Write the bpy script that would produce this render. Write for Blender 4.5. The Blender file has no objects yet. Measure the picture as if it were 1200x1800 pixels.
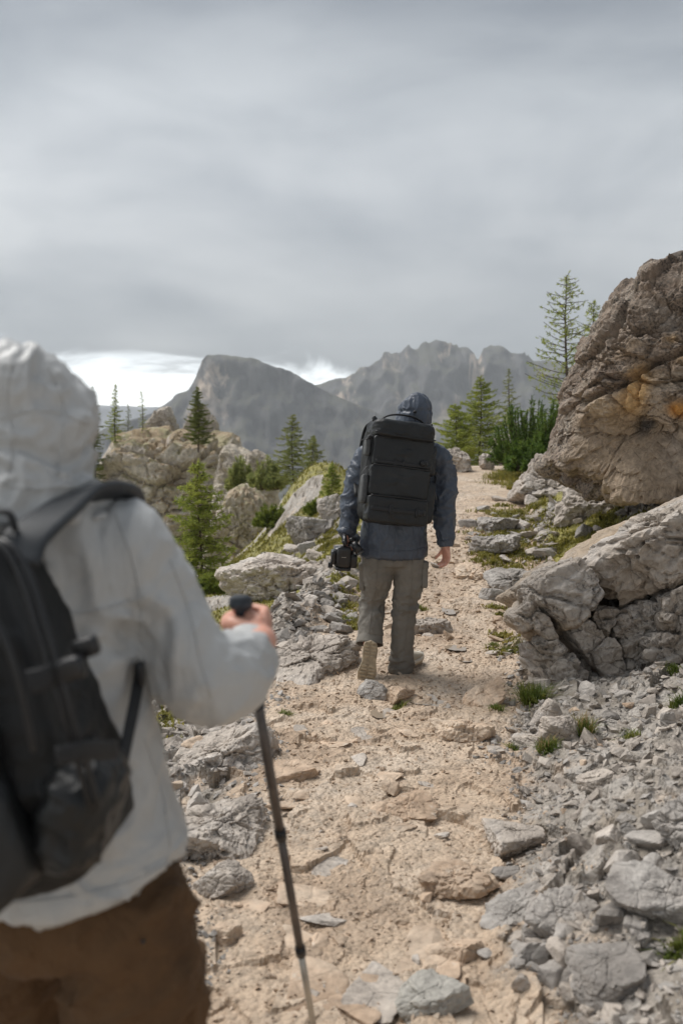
import bpy, bmesh, math, random
import numpy as np
from mathutils import Vector, Matrix, Quaternion

R = math.radians
SC = bpy.context.scene
COL = SC.collection

# ------------------------------------------------------------------ camera
CAM_H, F, CX, CY = 1.654, 1750.0, 600.0, 900.0
PITCH = math.atan(157 / F)
cam_d = bpy.data.cameras.new('camera')
cam_d.sensor_fit = 'VERTICAL'; cam_d.sensor_height = 36; cam_d.sensor_width = 24
cam_d.lens = 35; cam_d.clip_start = 0.05; cam_d.clip_end = 20000
cam_d.dof.use_dof = True; cam_d.dof.focus_distance = 6.6; cam_d.dof.aperture_fstop = 2.8
cam = bpy.data.objects.new('camera', cam_d); COL.objects.link(cam)
cam.location = (0, 0, CAM_H); cam.rotation_euler = (math.pi / 2 - PITCH, 0, 0)
SC.camera = cam

SC.render.engine = 'CYCLES'
SC.cycles.use_denoising = True
SC.cycles.max_bounces = 6; SC.cycles.transparent_max_bounces = 6
SC.cycles.volume_bounces = 0
SC.cycles.sample_clamp_indirect = 4
SC.view_settings.view_transform = 'Standard'; SC.view_settings.look = 'None'
SC.view_settings.gamma = 1; SC.view_settings.use_curve_mapping = False
SC.view_settings.exposure = 1.38

# ------------------------------------------------------------------ node helper
class NT:
    def __init__(s, tree):
        s.t = tree; s.t.nodes.clear()
    def n(s, typ, ins=None, **kw):
        nd = s.t.nodes.new(typ)
        for k, v in kw.items(): setattr(nd, k, v)
        for k, v in (ins or {}).items(): s.set(nd.inputs[k], v)
        return nd
    def set(s, sock, v):
        if hasattr(v, 'is_linked') or isinstance(v, bpy.types.NodeSocket): s.t.links.new(v, sock)
        elif isinstance(v, bpy.types.Node): s.t.links.new(v.outputs[0], sock)
        else:
            if isinstance(v, tuple) and len(v) == 3 and sock.type == 'RGBA': v = (*v, 1)
            sock.default_value = v
    def math(s, op, a, b=0.0, c=0.0, clamp=False):
        nd = s.t.nodes.new('ShaderNodeMath'); nd.operation = op; nd.use_clamp = clamp
        s.set(nd.inputs[0], a); s.set(nd.inputs[1], b); s.set(nd.inputs[2], c)
        return nd.outputs[0]
    def mix(s, fac, a, b, mode='MIX'):
        nd = s.t.nodes.new('ShaderNodeMix'); nd.data_type = 'RGBA'; nd.blend_type = mode; nd.clamp_factor = True
        s.set(nd.inputs[0], fac); s.set(nd.inputs[6], a); s.set(nd.inputs[7], b)
        return nd.outputs[2]
    def ramp(s, fac, stops, interp='LINEAR'):
        nd = s.t.nodes.new('ShaderNodeValToRGB'); cr = nd.color_ramp; cr.interpolation = interp
        while len(cr.elements) < len(stops): cr.elements.new(0.5)
        for e, (p, c) in zip(cr.elements, stops):
            e.position = p; e.color = (*c, 1) if isinstance(c, tuple) else (c, c, c, 1)
        s.set(nd.inputs[0], fac)
        return nd.outputs[0]
    def smooth(s, x, lo, hi):
        nd = s.t.nodes.new('ShaderNodeMapRange'); nd.interpolation_type = 'SMOOTHSTEP'
        s.set(nd.inputs[0], x); nd.inputs[1].default_value = lo; nd.inputs[2].default_value = hi
        return nd.outputs[0]
    def noise(s, vec, scale, detail=4, rough=0.55, dist=0.0, out=0):
        nd = s.n('ShaderNodeTexNoise', {'Scale': scale, 'Detail': detail, 'Roughness': rough, 'Distortion': dist})
        if vec is not None: s.set(nd.inputs['Vector'], vec)
        return nd.outputs[out]
    def vor(s, vec, scale, feature='F1', out=0, rnd=1.0):
        nd = s.n('ShaderNodeTexVoronoi', {'Scale': scale, 'Randomness': rnd}, feature=feature)
        if vec is not None: s.set(nd.inputs['Vector'], vec)
        return nd.outputs[out]
    def scale(s, vec, sc):
        nd = s.n('ShaderNodeVectorMath', operation='MULTIPLY'); s.set(nd.inputs[0], vec); nd.inputs[1].default_value = sc
        return nd.outputs[0]

# ------------------------------------------------------------------ sky and sun
SUN_EL, SUN_AZ = R(58), R(-60)            # azimuth from +Y, negative = left
world = bpy.data.worlds.new('World'); SC.world = world; world.use_nodes = True
w = NT(world.node_tree)
tc = w.n('ShaderNodeTexCoord')
sep = w.n('ShaderNodeSeparateXYZ', {0: tc.outputs['Generated']})
dx, dy, dz = sep.outputs
sky = w.n('ShaderNodeTexSky', sky_type='NISHITA')
sky.sun_disc = False; sky.sun_elevation = SUN_EL; sky.sun_rotation = SUN_AZ; sky.altitude = 2000
n1 = w.noise(w.scale(tc.outputs['Generated'], (1.5, 1.5, 3.6)), 1.35, 6, 0.5, 0.5)
n2 = w.noise(w.scale(tc.outputs['Generated'], (4.0, 4.0, 11.0)), 1.2, 6, 0.55, 0.6)
streak = w.noise(w.scale(tc.outputs['Generated'], (2.4, 2.4, 20.0)), 1.0, 6, 0.6, 0.5)
cl = w.math('ADD', w.math('MULTIPLY', n1, 0.68), w.math('ADD', w.math('MULTIPLY', n2, 0.18), w.math('MULTIPLY', w.math('ADD', w.math('MULTIPLY', w.math('SUBTRACT', streak, 0.5), w.math('SUBTRACT', 1.0, w.smooth(dz, 0.05, 0.30))), 0.5), 0.16)))
cloud = w.ramp(cl, [(0.37, (1.12, 1.22, 1.32)), (0.49, (1.78, 1.86, 1.92)), (0.62, (2.65, 2.70, 2.70))])
# the clear strip between the cloud deck and the horizon
gn = w.noise(w.scale(tc.outputs['Generated'], (7.0, 7.0, 24.0)), 1.0, 8, 0.64, 0.8)
thr = w.math('ADD', w.math('MULTIPLY', w.math('SUBTRACT', gn, 0.5), 0.085), w.math('MULTIPLY_ADD', dx, -0.06, 0.047))
edge = w.math('SUBTRACT', dz, thr)
gap = w.math('SUBTRACT', 1.0, w.smooth(edge, -0.013, 0.013))
clear = w.mix(0.25, (9.0, 9.2, 9.3), sky.outputs[0])
cloud = w.mix(1.0, cloud, w.ramp(dz, [(0.03, (0.90, 0.90, 0.895)), (0.12, (0.97, 0.97, 0.965)), (0.22, (1.12, 1.125, 1.13)), (0.29, (0.98, 1.0, 1.02)), (0.40, (0.56, 0.59, 0.63))]), 'MULTIPLY')
deck = w.mix(0.95, sky.outputs[0], cloud)
colr = w.mix(gap, deck, clear)
bg = w.n('ShaderNodeBackground', {'Color': colr, 'Strength': 0.10})
w.n('ShaderNodeOutputWorld', {'Surface': bg.outputs[0]})

sun_d = bpy.data.lights.new('sun', 'SUN'); sun_d.energy = 1.5; sun_d.angle = R(38); sun_d.color = (1.0, 0.965, 0.92)
sun = bpy.data.objects.new('sun', sun_d); COL.objects.link(sun)
sdir = Vector((math.sin(SUN_AZ) * math.cos(SUN_EL), math.cos(SUN_AZ) * math.cos(SUN_EL), math.sin(SUN_EL)))
sun.rotation_euler = sdir.to_track_quat('Z', 'Y').to_euler(); sun.location = sdir * 50

# ------------------------------------------------------------------ geometry helpers
def ray(px, py):
    xr, yr = (px - CX) / F, (CY - py) / F
    cp, sp = math.cos(PITCH), math.sin(PITCH)
    return Vector((xr, cp + yr * sp, -sp + yr * cp))
def at(px, py, Y):
    d = ray(px, py); t = Y / d.y
    return Vector((d.x * t, Y, CAM_H + d.z * t))
def mk_mesh(name, V, Fc, smooth=False):
    me = bpy.data.meshes.new(name)
    if isinstance(Fc, np.ndarray):
        V = np.asarray(V, np.float32); k = Fc.shape[1]
        me.vertices.add(len(V)); me.vertices.foreach_set('co', V.ravel())
        me.loops.add(Fc.size); me.loops.foreach_set('vertex_index', Fc.astype(np.int32).ravel())
        me.polygons.add(len(Fc))
        me.polygons.foreach_set('loop_start', np.arange(0, Fc.size, k, dtype=np.int32))
        me.update(calc_edges=True)
    else:
        me.from_pydata([tuple(v) for v in V], [], [tuple(int(i) for i in f) for f in Fc]); me.update()
    me.validate()
    me.polygons.foreach_set('use_smooth', np.full(len(me.polygons), smooth))
    return me
def link(name, me, mat=None, parent=None):
    o = bpy.data.objects.new(name, me); COL.objects.link(o)
    if mat is not None and me is not None and not me.materials: me.materials.append(mat)
    if parent is not None: o.parent = parent
    return o
def tag(o, label=None, cat=None, group=None, kind=None):
    if label: o['label'] = label
    if cat: o['category'] = cat
    if group: o['group'] = group
    if kind: o['kind'] = kind
    return o
def empty(name, loc=(0, 0, 0), rot=(0, 0, 0)):
    o = bpy.data.objects.new(name, None); COL.objects.link(o)
    o.location = loc; o.rotation_euler = rot; o.empty_display_size = 0.1
    return o
def set_attr(me, name, col):
    a = me.attributes.new(name, 'FLOAT_COLOR', 'POINT')
    c = np.ones((len(me.vertices), 4), np.float32); c[:, :3] = col
    a.data.foreach_set('color', c.ravel())
def verts_of(me):
    a = np.empty(len(me.vertices) * 3, np.float32); me.vertices.foreach_get('co', a); return a.reshape(-1, 3).astype(np.float64)
def norms_of(me):
    a = np.empty(len(me.vertices) * 3, np.float32); me.vertices.foreach_get('normal', a); return a.reshape(-1, 3).astype(np.float64)
def put_verts(me, V):
    me.vertices.foreach_set('co', V.astype(np.float32).ravel()); me.update()

# numpy noise
def _h(ix, iy, iz, s):
    h = (ix.astype(np.uint32) * np.uint32(374761393) + iy.astype(np.uint32) * np.uint32(668265263)
         + iz.astype(np.uint32) * np.uint32(2147483647) + np.uint32(s * 974711 % 2**32))
    h = (h ^ (h >> np.uint32(13))) * np.uint32(1274126177)
    h = (h ^ (h >> np.uint32(16))) * np.uint32(2246822519)
    h = h ^ (h >> np.uint32(15))
    return (h & np.uint32(0xffffff)).astype(np.float64) / 0xffffff
def vn(p, s=0):
    p = np.asarray(p, float)
    i = np.floor(p).astype(np.int64); f = p - i; f = f * f * f * (f * (f * 6 - 15) + 10)
    r = 0
    for a in (0, 1):
        for b in (0, 1):
            for c in (0, 1):
                wt = (f[:, 0] if a else 1 - f[:, 0]) * (f[:, 1] if b else 1 - f[:, 1]) * (f[:, 2] if c else 1 - f[:, 2])
                r = r + wt * _h(i[:, 0] + a, i[:, 1] + b, i[:, 2] + c, s)
    return r * 2 - 1
def fbm(p, s=0, o=4, g=0.5):
    r, a, t = 0, 1.0, 0; q = np.asarray(p, float)
    for k in range(o):
        r = r + a * vn(q, s + k * 17); t += a; a *= g; q = q * 2.03 + 11.7
    return r / t
def ridged(p, s=0, o=4, g=0.5):
    r, a, t = 0, 1.0, 0; q = np.asarray(p, float)
    for k in range(o):
        r = r + a * (1 - np.abs(vn(q, s + k * 17))); t += a; a *= g; q = q * 2.03 + 5.3
    return r / t
def xy3(x, y, sc, z=0.0):
    return np.stack([np.asarray(x) * sc, np.asarray(y) * sc, np.full(np.shape(x), z, float)], 1)
def plates(x, y, size, s, tilt=0.5, hvar=0.5):
    """angular broken-stone relief: every Worley cell is a tilted plate. returns height in units of size, cell id, edge"""
    X, Y = x / size, y / size
    ix, iy = np.floor(X).astype(np.int64), np.floor(Y).astype(np.int64)
    b1 = np.full(X.shape, 9.0); b2 = b1.copy(); hh = np.zeros(X.shape); cid = np.zeros(X.shape)
    z0 = np.zeros(X.shape, np.int64)
    for a in (-1, 0, 1):
        for b in (-1, 0, 1):
            jx, jy = ix + a, iy + b
            cx = jx + _h(jx, jy, z0, s); cy = jy + _h(jx, jy, z0, s + 1)
            ddx, ddy = X - cx, Y - cy
            d = np.abs(ddx) * .5 + np.sqrt(ddx * ddx + ddy * ddy) * .6
            t1 = (_h(jx, jy, z0, s + 2) - .5) * 2 * tilt; t2 = (_h(jx, jy, z0, s + 3) - .5) * 2 * tilt
            h0 = (_h(jx, jy, z0, s + 4) - .5) * hvar
            near = d < b1
            b2 = np.where(near, b1, np.minimum(b2, d))
            hh = np.where(near, h0 + ddx * t1 + ddy * t2, hh)
            cid = np.where(near, _h(jx, jy, z0, s + 5), cid)
            b1 = np.where(near, d, b1)
    return hh * np.ones(X.shape), cid, b2 - b1
def blocks3(P, size, s):
    """3-D Worley cells: (random value per cell, distance to the cell border)"""
    X = np.asarray(P, float) / np.asarray(size, float); I = np.floor(X).astype(np.int64)
    b1 = np.full(len(X), 9.0); b2 = b1.copy(); val = np.zeros(len(X))
    for a in (-1, 0, 1):
        for b in (-1, 0, 1):
            for c in (-1, 0, 1):
                j = I + np.array([a, b, c]); h = [_h(j[:, 0], j[:, 1], j[:, 2], s + q) for q in range(4)]
                d = np.sqrt(((X - j - np.stack(h[:3], 1)) ** 2).sum(1)); near = d < b1
                b2 = np.where(near, b1, np.minimum(b2, d)); val = np.where(near, h[3], val); b1 = np.where(near, d, b1)
    return val, b2 - b1
def sstep(x, a, b):
    t = np.clip((x - a) / (b - a), 0, 1); return t * t * (3 - 2 * t)

# ------------------------------------------------------------------ terrain
PY = np.array([-60, 0, 3, 6.4, 10, 14, 18, 24, 40, 8000.])
PX = np.array([-3, 0, 0.04, 0.33, 1.15, 1.85, 2.42, 3.1, 4.5, 4.5])
WY = np.array([0, 3, 6.4, 10, 18, 40.]); WW = np.array([.55, .5, .74, .74, .66, .5])
ZY = np.array([-80, -6, 0, 6, 8, 10, 12, 18, 19.5, 24, 30, 45, 100, 300, 900, 9000.])
ZZ = np.array([-8, -.4, 0, 0, .05, .18, .35, .80, .82, .45, -.9, -4.5, -24, -95, -255, -258.])
def terrain(x, y, detail=True):
    x = np.asarray(x, float); y = np.asarray(y, float)
    w_lo = xy3(x, y, 0.45)
    xc = np.interp(y, PY, PX); hw = np.interp(y, WY, WW)
    near = 1 - sstep(y, 60, 300)
    u = x - xc + (fbm(w_lo, 3, 2) * 0.14 + fbm(xy3(x, y, 2.1), 4, 3) * .10) * near
    z = np.interp(y, ZY, ZZ) if np.ndim(y) else np.interp(y, ZY, ZZ)
    sr = np.maximum(u - hw, 0); sl = np.maximum(-u - hw, 0)
    fw = 1 - sstep(y, 40, 160)
    z = z + fw * (0.52 * (1 - .72 * sstep(y, 3.3, 4.3) * (1 - sstep(y, 6.0, 6.9))) * np.minimum(sr, 3.2) + 0.16 * np.maximum(np.minimum(sr, 30) - 3.2, 0))
    rim = np.exp(-((sl - .32) / .26) ** 2) * sstep(y, 6.3, 7.6) * (1 - sstep(y, 15, 18))
    z = z + 0.27 * rim
    dr = (0.34 + .26 * sstep(y, 10, 14)) * np.minimum(sl, 4) + .22 * np.maximum(np.minimum(sl, 40) - 4, 0)
    z = z - fw * dr * (0.35 + 0.65 * sstep(y, 4, 7))
    z = z + 2.1 * np.exp(-(((x + .75) / 1.55) ** 2 + ((y - 24.5) / 3.2) ** 2))
    path = np.exp(-np.maximum(np.abs(u) - hw * .9, 0) ** 2 / .03)
    right = sstep(u, hw - .05, hw + .25); left = sstep(-u, hw - .05, hw + .25)
    if not detail: return z
    off = 1 - path
    # moss
    mo = fbm(xy3(x, y, .85), 41, 4)
    zone_r = right * sstep(y, 6.6, 7.6) * (1 - .35 * sstep(y, 9.5, 10.5)); zone_l = left * sstep(y, 7.6, 9)
    g = np.clip(sstep(mo, .02, .22) * zone_r * .95 + sstep(mo, -.10, .10) * zone_l + sstep(mo, -.25, 0) * sstep(y, 17, 20) * off, 0, 1)
    far_amp = np.clip(1 + (np.hypot(x, y) - 20) * .05, 1, 40)
    z = z + (off * .10 + .018) * fbm(xy3(x, y, 1.6), 5, 4) * far_amp * (1 - .5 * sstep(y, 30, 60))
    rough = off * (1 - .75 * g) * (1 - sstep(np.hypot(x, y), 30, 50))
    brk = right * (1 - sstep(y, 3.3, 4.2)) * sstep(u, hw + .05, hw + .3) # broken shards bottom right
    p1, c1, e1 = plates(x + .1 * fbm(xy3(x, y, 3), 8, 2), y, .27, 11, .75, .5)
    p2, c2, e2 = plates(x + .03 * fbm(xy3(x, y, 9), 9, 2), y, .105, 21, .8, .5)
    nr_ = right * (1 - sstep(y, 5, 6.5))
    z = z + rough * (p1 * .115 * (1 - .65 * nr_ + .45 * brk) + p2 * .045 * (1 - .3 * nr_ + .8 * brk))
    # path: embedded flat stones and chips
    pn = sstep(fbm(xy3(x, y, 1.3), 61, 3), -.15, .2)
    p3, c3, e3 = plates(x, y, .19, 31, .32, .55)
    near2 = 1 - sstep(np.hypot(x, y), 12, 20)
    z = z + path * near2 * (p3 * .065 * pn * sstep(c3, .3, .55) + p2 * .010 + .007 * fbm(xy3(x, y, 14), 71, 2))
    z = z + off * near2 * .012 * fbm(xy3(x, y, 22), 73, 3)
    z = z + g * near2 * .03 * np.abs(fbm(xy3(x, y, 9), 77, 3))
    tanm = np.clip(path + .25 * off * (c1 > .7), 0, 1)
    return z, np.stack([tanm, g, c2 * .5 + c1 * .5], 1)
def H(x, y):
    z, _ = terrain(np.array([x]), np.array([y])); return float(z[0])
def hits(pxs, pys):
    pxs = np.asarray(pxs, float); pys = np.asarray(pys, float)
    xr, yr = (pxs - CX) / F, (CY - pys) / F
    cp, sp = math.cos(PITCH), math.sin(PITCH)
    D = np.stack([xr, cp + yr * sp, -sp + yr * cp], 1); D /= D[:, 1:2]
    ys = np.exp(np.linspace(math.log(1.8), math.log(70), 700))
    res = np.full((len(pxs), 3), np.nan)
    for k in range(len(pxs)):
        zz = terrain(D[k, 0] * ys, ys, False)
        below = CAM_H + D[k, 2] * ys < zz
        if below.any():
            j = int(np.argmax(below)); res[k] = (D[k, 0] * ys[j], ys[j], zz[j])
    return res
def hit(px, py):
    r = hits([px], [py])[0]; return Vector(r)

def build_ground():
    rr = np.concatenate([[.25, .5, .8, 1.1, 1.4], np.exp(np.linspace(math.log(1.7), math.log(9), 530)),
                         np.exp(np.linspace(math.log(9), math.log(45), 220))[1:], np.exp(np.linspace(math.log(45), math.log(7000), 70))[1:]])
    th = np.concatenate([np.linspace(R(-180), R(-40), 36)[:-1], np.linspace(R(-40), R(-23), 50)[:-1], np.linspace(R(-23), R(23), 385),
                         np.linspace(R(23), R(40), 50)[1:], np.linspace(R(40), R(180), 36)[1:-1]])
    T, Q = np.meshgrid(th, rr); nr, nt = T.shape
    x = (Q * np.sin(T)).ravel(); y = (Q * np.cos(T)).ravel()
    z, m = terrain(x, y)
    V = np.stack([x, y, z], 1); V = np.vstack([V, [[0, 0, float(terrain(np.array([0.]), np.array([0.]), False)[0])]]])
    i = np.arange(nr - 1)[:, None] * nt; j = np.arange(nt)[None]; j2 = (j + 1) % nt
    Fq = np.stack([i + j, i + j2, i + nt + j2, i + nt + j], -1).reshape(-1, 4)
    me = mk_mesh('ground', V, Fq.copy(), False)
    bm = bmesh.new(); bm.from_mesh(me); bm.verts.ensure_lookup_table()
    for k in range(nt): bm.faces.new((bm.verts[len(V) - 1], bm.verts[(k + 1) % nt], bm.verts[k]))
    bm.to_mesh(me); bm.free()
    m = np.vstack([m, [[1, 0, .5]]])
    set_attr(me, 'mask', m)
    return me
# ------------------------------------------------------------------ materials
def new_mat(name):
    m = bpy.data.materials.new(name); m.use_nodes = True
    return m, NT(m.node_tree)
def finish(t, color, rough=0.8, bump=None, bstr=0.4, bdist=0.02, **kw):
    p = t.n('ShaderNodeBsdfPrincipled'); t.set(p.inputs['Base Color'], color); t.set(p.inputs['Roughness'], rough)
    for k, v in kw.items(): t.set(p.inputs[k.replace('_', ' ')], v)
    if bump is not None:
        b = t.n('ShaderNodeBump', {'Strength': bstr, 'Distance': bdist, 'Height': bump}); t.set(p.inputs['Normal'], b.outputs[0])
    t.n('ShaderNodeOutputMaterial', {'Surface': p.outputs[0]})
    return p
def rock_mat(name, c1, c2, c3, lichen=(.06, .05, .045), lam=.5, pale=(.5, .47, .43), vary=.25, sc=1.0, tint=False, bd=.02, lcov=0.0):
    m, t = new_mat(name)
    g = t.n('ShaderNodeNewGeometry'); P = g.outputs['Position']
    oi = t.n('ShaderNodeObjectInfo')
    a = t.noise(P, 2.2 * sc, 6, .6, .6); b = t.noise(P, 17 * sc, 8, .65, .2)
    base = t.ramp(a, [(.34, c1), (.5, c2), (.66, c3)])
    if tint:
        at_ = t.n('ShaderNodeAttribute', attribute_name='tint')
        base = t.mix(at_.outputs['Alpha'], base, at_.outputs['Color'])
    base = t.mix(1.0, base, t.ramp(b, [(.25, .55), (.5, 1.0), (.75, 1.35)]), 'MULTIPLY')
    lm = t.math('MULTIPLY', t.smooth(t.noise(P, 42 * sc, 6, .7), .47, .60), t.smooth(t.noise(P, 3.4 * sc, 5, .6, .5), .42 - lcov, .62 - lcov))
    lf = t.math('MULTIPLY', lm, lam)
    if tint: lf = t.math('MULTIPLY', lf, t.math('MULTIPLY_ADD', at_.outputs['Alpha'], -.75, 1.0))
    base = t.mix(lf, base, lichen)
    pm = t.smooth(t.noise(P, 26 * sc, 5, .6), .60, .72)
    base = t.mix(t.math('MULTIPLY', pm, .45), base, pale)
    v = t.math('ADD', t.math('MULTIPLY', oi.outputs['Random'], vary), 1 - vary / 2)
    vc = t.n('ShaderNodeCombineColor', {0: v, 1: v, 2: v})
    base = t.mix(1.0, base, vc.outputs[0], 'MULTIPLY')
    cr = t.vor(t.n('ShaderNodeVectorMath', {0: P, 1: t.scale(t.noise(P, 5 * sc, 3, out=1), (.12, .12, .12))}, operation='ADD').outputs[0], 6 * sc, 'DISTANCE_TO_EDGE')
    crack = t.smooth(cr, 0.0, .05)
    hgt = t.math('ADD', t.math('MULTIPLY', t.noise(P, 30 * sc, 10, .68), .8), t.math('ADD', t.math('MULTIPLY', crack, .25), t.math('MULTIPLY', a, 1.2)))
    finish(t, base, .78, hgt, .75, bd)
    return m
M = {}
M['limestone'] = rock_mat('pale limestone', (.36, .31, .265), (.47, .41, .35), (.55, .50, .45), lam=.45)
M['grey_rock'] = rock_mat('grey limestone', (.245, .22, .195), (.345, .315, .285), (.45, .42, .385), lam=.5, bd=.015)
M['tan_rock'] = rock_mat('tan limestone', (.38, .27, .185), (.50, .375, .27), (.57, .47, .365), lam=.15, pale=(.62, .56, .48), bd=.012)
M['boulder'] = rock_mat('lichen stained boulder', (.13, .092, .064), (.235, .175, .128), (.35, .30, .245), lichen=(.022, .019, .017), lam=.9, pale=(.30, .26, .22), tint=True, bd=.03, lcov=.10)
M['ledge'] = rock_mat('weathered ledge rock', (.30, .25, .20), (.42, .37, .32), (.50, .46, .42), lichen=(.05, .042, .035), lam=.6, tint=True, bd=.025)
M['far_rock'] = rock_mat('outcrop rock', (.36, .31, .255), (.46, .405, .345), (.54, .49, .43), lichen=(.09, .07, .05), lam=.5, sc=.35, tint=True, bd=.08)
M['lichen_stone'] = rock_mat('greenish lichened stone', (.25, .23, .195), (.35, .33, .29), (.44, .415, .37), lam=.4, bd=.012)

def ground_mat():
    m, t = new_mat('trail ground')
    P = t.n('ShaderNodeNewGeometry').outputs['Position']
    a = t.n('ShaderNodeAttribute', attribute_name='mask'); s = t.n('ShaderNodeSeparateColor', {0: a.outputs['Color']})
    path, moss, cell = s.outputs
    big = t.noise(P, 1.7, 6, .6, .4); mid = t.noise(P, 9, 8, .65, .2)
    vd = t.n('ShaderNodeTexVoronoi', {'Scale': 55.0, 'Vector': P}); vs = t.n('ShaderNodeSeparateColor', {0: vd.outputs['Color']})
    vd2 = t.n('ShaderNodeTexVoronoi', {'Scale': 23.0, 'Vector': P}); vs2 = t.n('ShaderNodeSeparateColor', {0: vd2.outputs['Color']})
    tan = t.ramp(big, [(.34, (.42, .305, .21)), (.5, (.54, .415, .30)), (.66, (.60, .49, .38))])
    grey = t.ramp(t.math('ADD', t.math('MULTIPLY', big, .5), t.math('MULTIPLY', cell, .5)), [(.3, (.26, .22, .175)), (.5, (.37, .33, .285)), (.7, (.47, .43, .385))])
    col = t.mix(t.smooth(t.math('ADD', path, t.math('MULTIPLY', t.math('SUBTRACT', t.noise(P, 4.5, 7, .68), .5), 2.2)), .15, .85), grey, tan)
    col = t.mix(1.0, col, t.ramp(vs.outputs[0], [(0, .84), (.5, 1.0), (1, 1.10)]), 'MULTIPLY')
    col = t.mix(1.0, col, t.ramp(mid, [(.28, .66), (.5, 1.0), (.72, 1.16)]), 'MULTIPLY')
    soil = t.smooth(t.noise(P, 4.2, 7, .7), .56, .70)
    col = t.mix(t.math('MULTIPLY', soil, .32), col, (.19, .13, .085))
    mcol = t.ramp(t.noise(P, 7, 8, .7), [(.3, (.11, .085, .03)), (.45, (.20, .18, .035)), (.58, (.29, .26, .05)), (.72, (.34, .23, .06))])
    mcol = t.mix(1.0, mcol, t.ramp(t.noise(P, 60, 4, .7), [(.3, .6), (.6, 1.2)]), 'MULTIPLY')
    mm = t.smooth(t.math('ADD', moss, t.math('MULTIPLY', t.math('SUBTRACT', t.noise(P, 12, 6, .7), .5), .9)), .38, .58)
    col = t.mix(mm, col, mcol)
    hg = t.math('ADD', t.math('MULTIPLY', vd.outputs['Distance'], -1.0), t.math('MULTIPLY', t.noise(P, 70, 6, .7), .9))
    hg = t.math('ADD', hg, t.math('MULTIPLY', vd2.outputs['Distance'], -1.2))
    rough = t.ramp(t.noise(P, 1.3, 4, .6), [(.42, .38), (.6, .75)])
    finish(t, col, rough, hg, .7, .016)
    return m
M['ground'] = ground_mat()

def simple(name, col, rough=.6, nscale=None, namp=.25, bscale=None, bstr=.3, bdist=.003, obj=True, **kw):
    m, t = new_mat(name)
    P = t.n('ShaderNodeTexCoord').outputs['Object'] if obj else t.n('ShaderNodeNewGeometry').outputs['Position']
    c = col; b = None
    if nscale:
        c = t.mix(1.0, (*col, 1), t.ramp(t.noise(P, nscale, 6, .6), [(.3, 1 - namp), (.7, 1 + namp)]), 'MULTIPLY')
    if bscale: b = t.noise(P, bscale, 6, .6)
    finish(t, c, rough, b, bstr, bdist, **kw)
    return m
def leaf_mat(name, c1, c2, c3, scale=2.0):
    m, t = new_mat(name)
    P = t.n('ShaderNodeNewGeometry').outputs['Position']
    wn = t.n('ShaderNodeTexWhiteNoise', noise_dimensions='3D'); t.set(wn.inputs['Vector'], t.n('ShaderNodeVectorMath', {0: P, 1: (.06, .06, .06)}, operation='SNAP').outputs[0])
    f = t.math('ADD', t.math('MULTIPLY', t.noise(P, scale, 4, .6), .75), t.math('MULTIPLY', wn.outputs[0], .25))
    c = t.ramp(f, [(.32, c1), (.5, c2), (.68, c3)])
    p = finish(t, c, .6)
    t.set(p.inputs['Subsurface Weight'], 0.0)
    tr = t.n('ShaderNodeBsdfTranslucent', {'Color': c}); mx = t.n('ShaderNodeMixShader', {0: .42, 1: p.outputs[0], 2: tr.outputs[0]})
    out = [n for n in t.t.nodes if n.type == 'OUTPUT_MATERIAL'][0]; t.set(out.inputs[0], mx.outputs[0])
    return m
M['larch'] = leaf_mat('larch needles', (.20, .25, .045), (.33, .38, .08), (.46, .48, .11))
M['larch_pale'] = leaf_mat('pale larch needles', (.20, .235, .075), (.30, .33, .11), (.40, .40, .14))
M['spruce'] = leaf_mat('spruce needles', (.10, .135, .03), (.18, .215, .048), (.28, .29, .065))
M['pine'] = leaf_mat('dwarf pine needles', (.06, .11, .02), (.115, .185, .032), (.20, .275, .05), 4)
M['shrub'] = leaf_mat('shrub leaves', (.11, .15, .025), (.19, .235, .04), (.29, .32, .06), 5)
M['grass'] = leaf_mat('grass blades', (.07, .11, .015), (.14, .18, .03), (.26, .24, .06), 8)
M['moss'] = leaf_mat('yellow moss and grass', (.12, .11, .02), (.23, .215, .04), (.32, .27, .065), 5)
M['dry'] = leaf_mat('dry grass', (.30, .20, .09), (.38, .28, .13), (.30, .25, .08), 8)
M['bark'] = simple('grey brown bark', (.085, .062, .045), .9, 20, .4, 30, .5, .01, obj=False)
def water_mat():
    m, t = new_mat('muddy water')
    P = t.n('ShaderNodeNewGeometry').outputs['Position']
    finish(t, (.30, .24, .18), .06, t.noise(P, 30, 3), .04, .002, IOR=1.33)
    return m
M['water'] = water_mat()
def mountain_mat(name, dark, mid, pale, green):
    m, t = new_mat(name)
    g = t.n('ShaderNodeNewGeometry'); P = g.outputs['Position']
    st = t.noise(t.scale(P, (.012, .004, .0028)), 1.0, 8, .65, .6)
    fine = t.noise(t.scale(P, (1, .6, .55)), .045, 9, .68, .3)
    c = t.ramp(fine, [(.32, dark), (.52, mid), (.7, (mid[0] * 1.25, mid[1] * 1.22, mid[2] * 1.18))])
    pm = t.math('MULTIPLY', t.smooth(st, .52, .585), t.smooth(t.noise(P, .0045, 4, .6), .42, .58))
    c = t.mix(t.math('MULTIPLY', pm, .85), c, pale)
    nz = t.n('ShaderNodeSeparateXYZ', {0: g.outputs['Normal']}).outputs[2]
    gm = t.math('MULTIPLY', t.smooth(nz, .5, .8), t.smooth(t.noise(P, .012, 6, .65), .42, .58))
    c = t.mix(t.math('MULTIPLY', gm, .6), c, green)
    finish(t, c, .95, fine, .8, 9.0)
    return m
M['mount'] = mountain_mat('mountain rock', (.03, .03, .034), (.105, .104, .105), (.62, .50, .39), (.10, .10, .06))
M['hill'] = simple('far hill', (.32, .34, .36), .95, .01, .3, obj=False)

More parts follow.
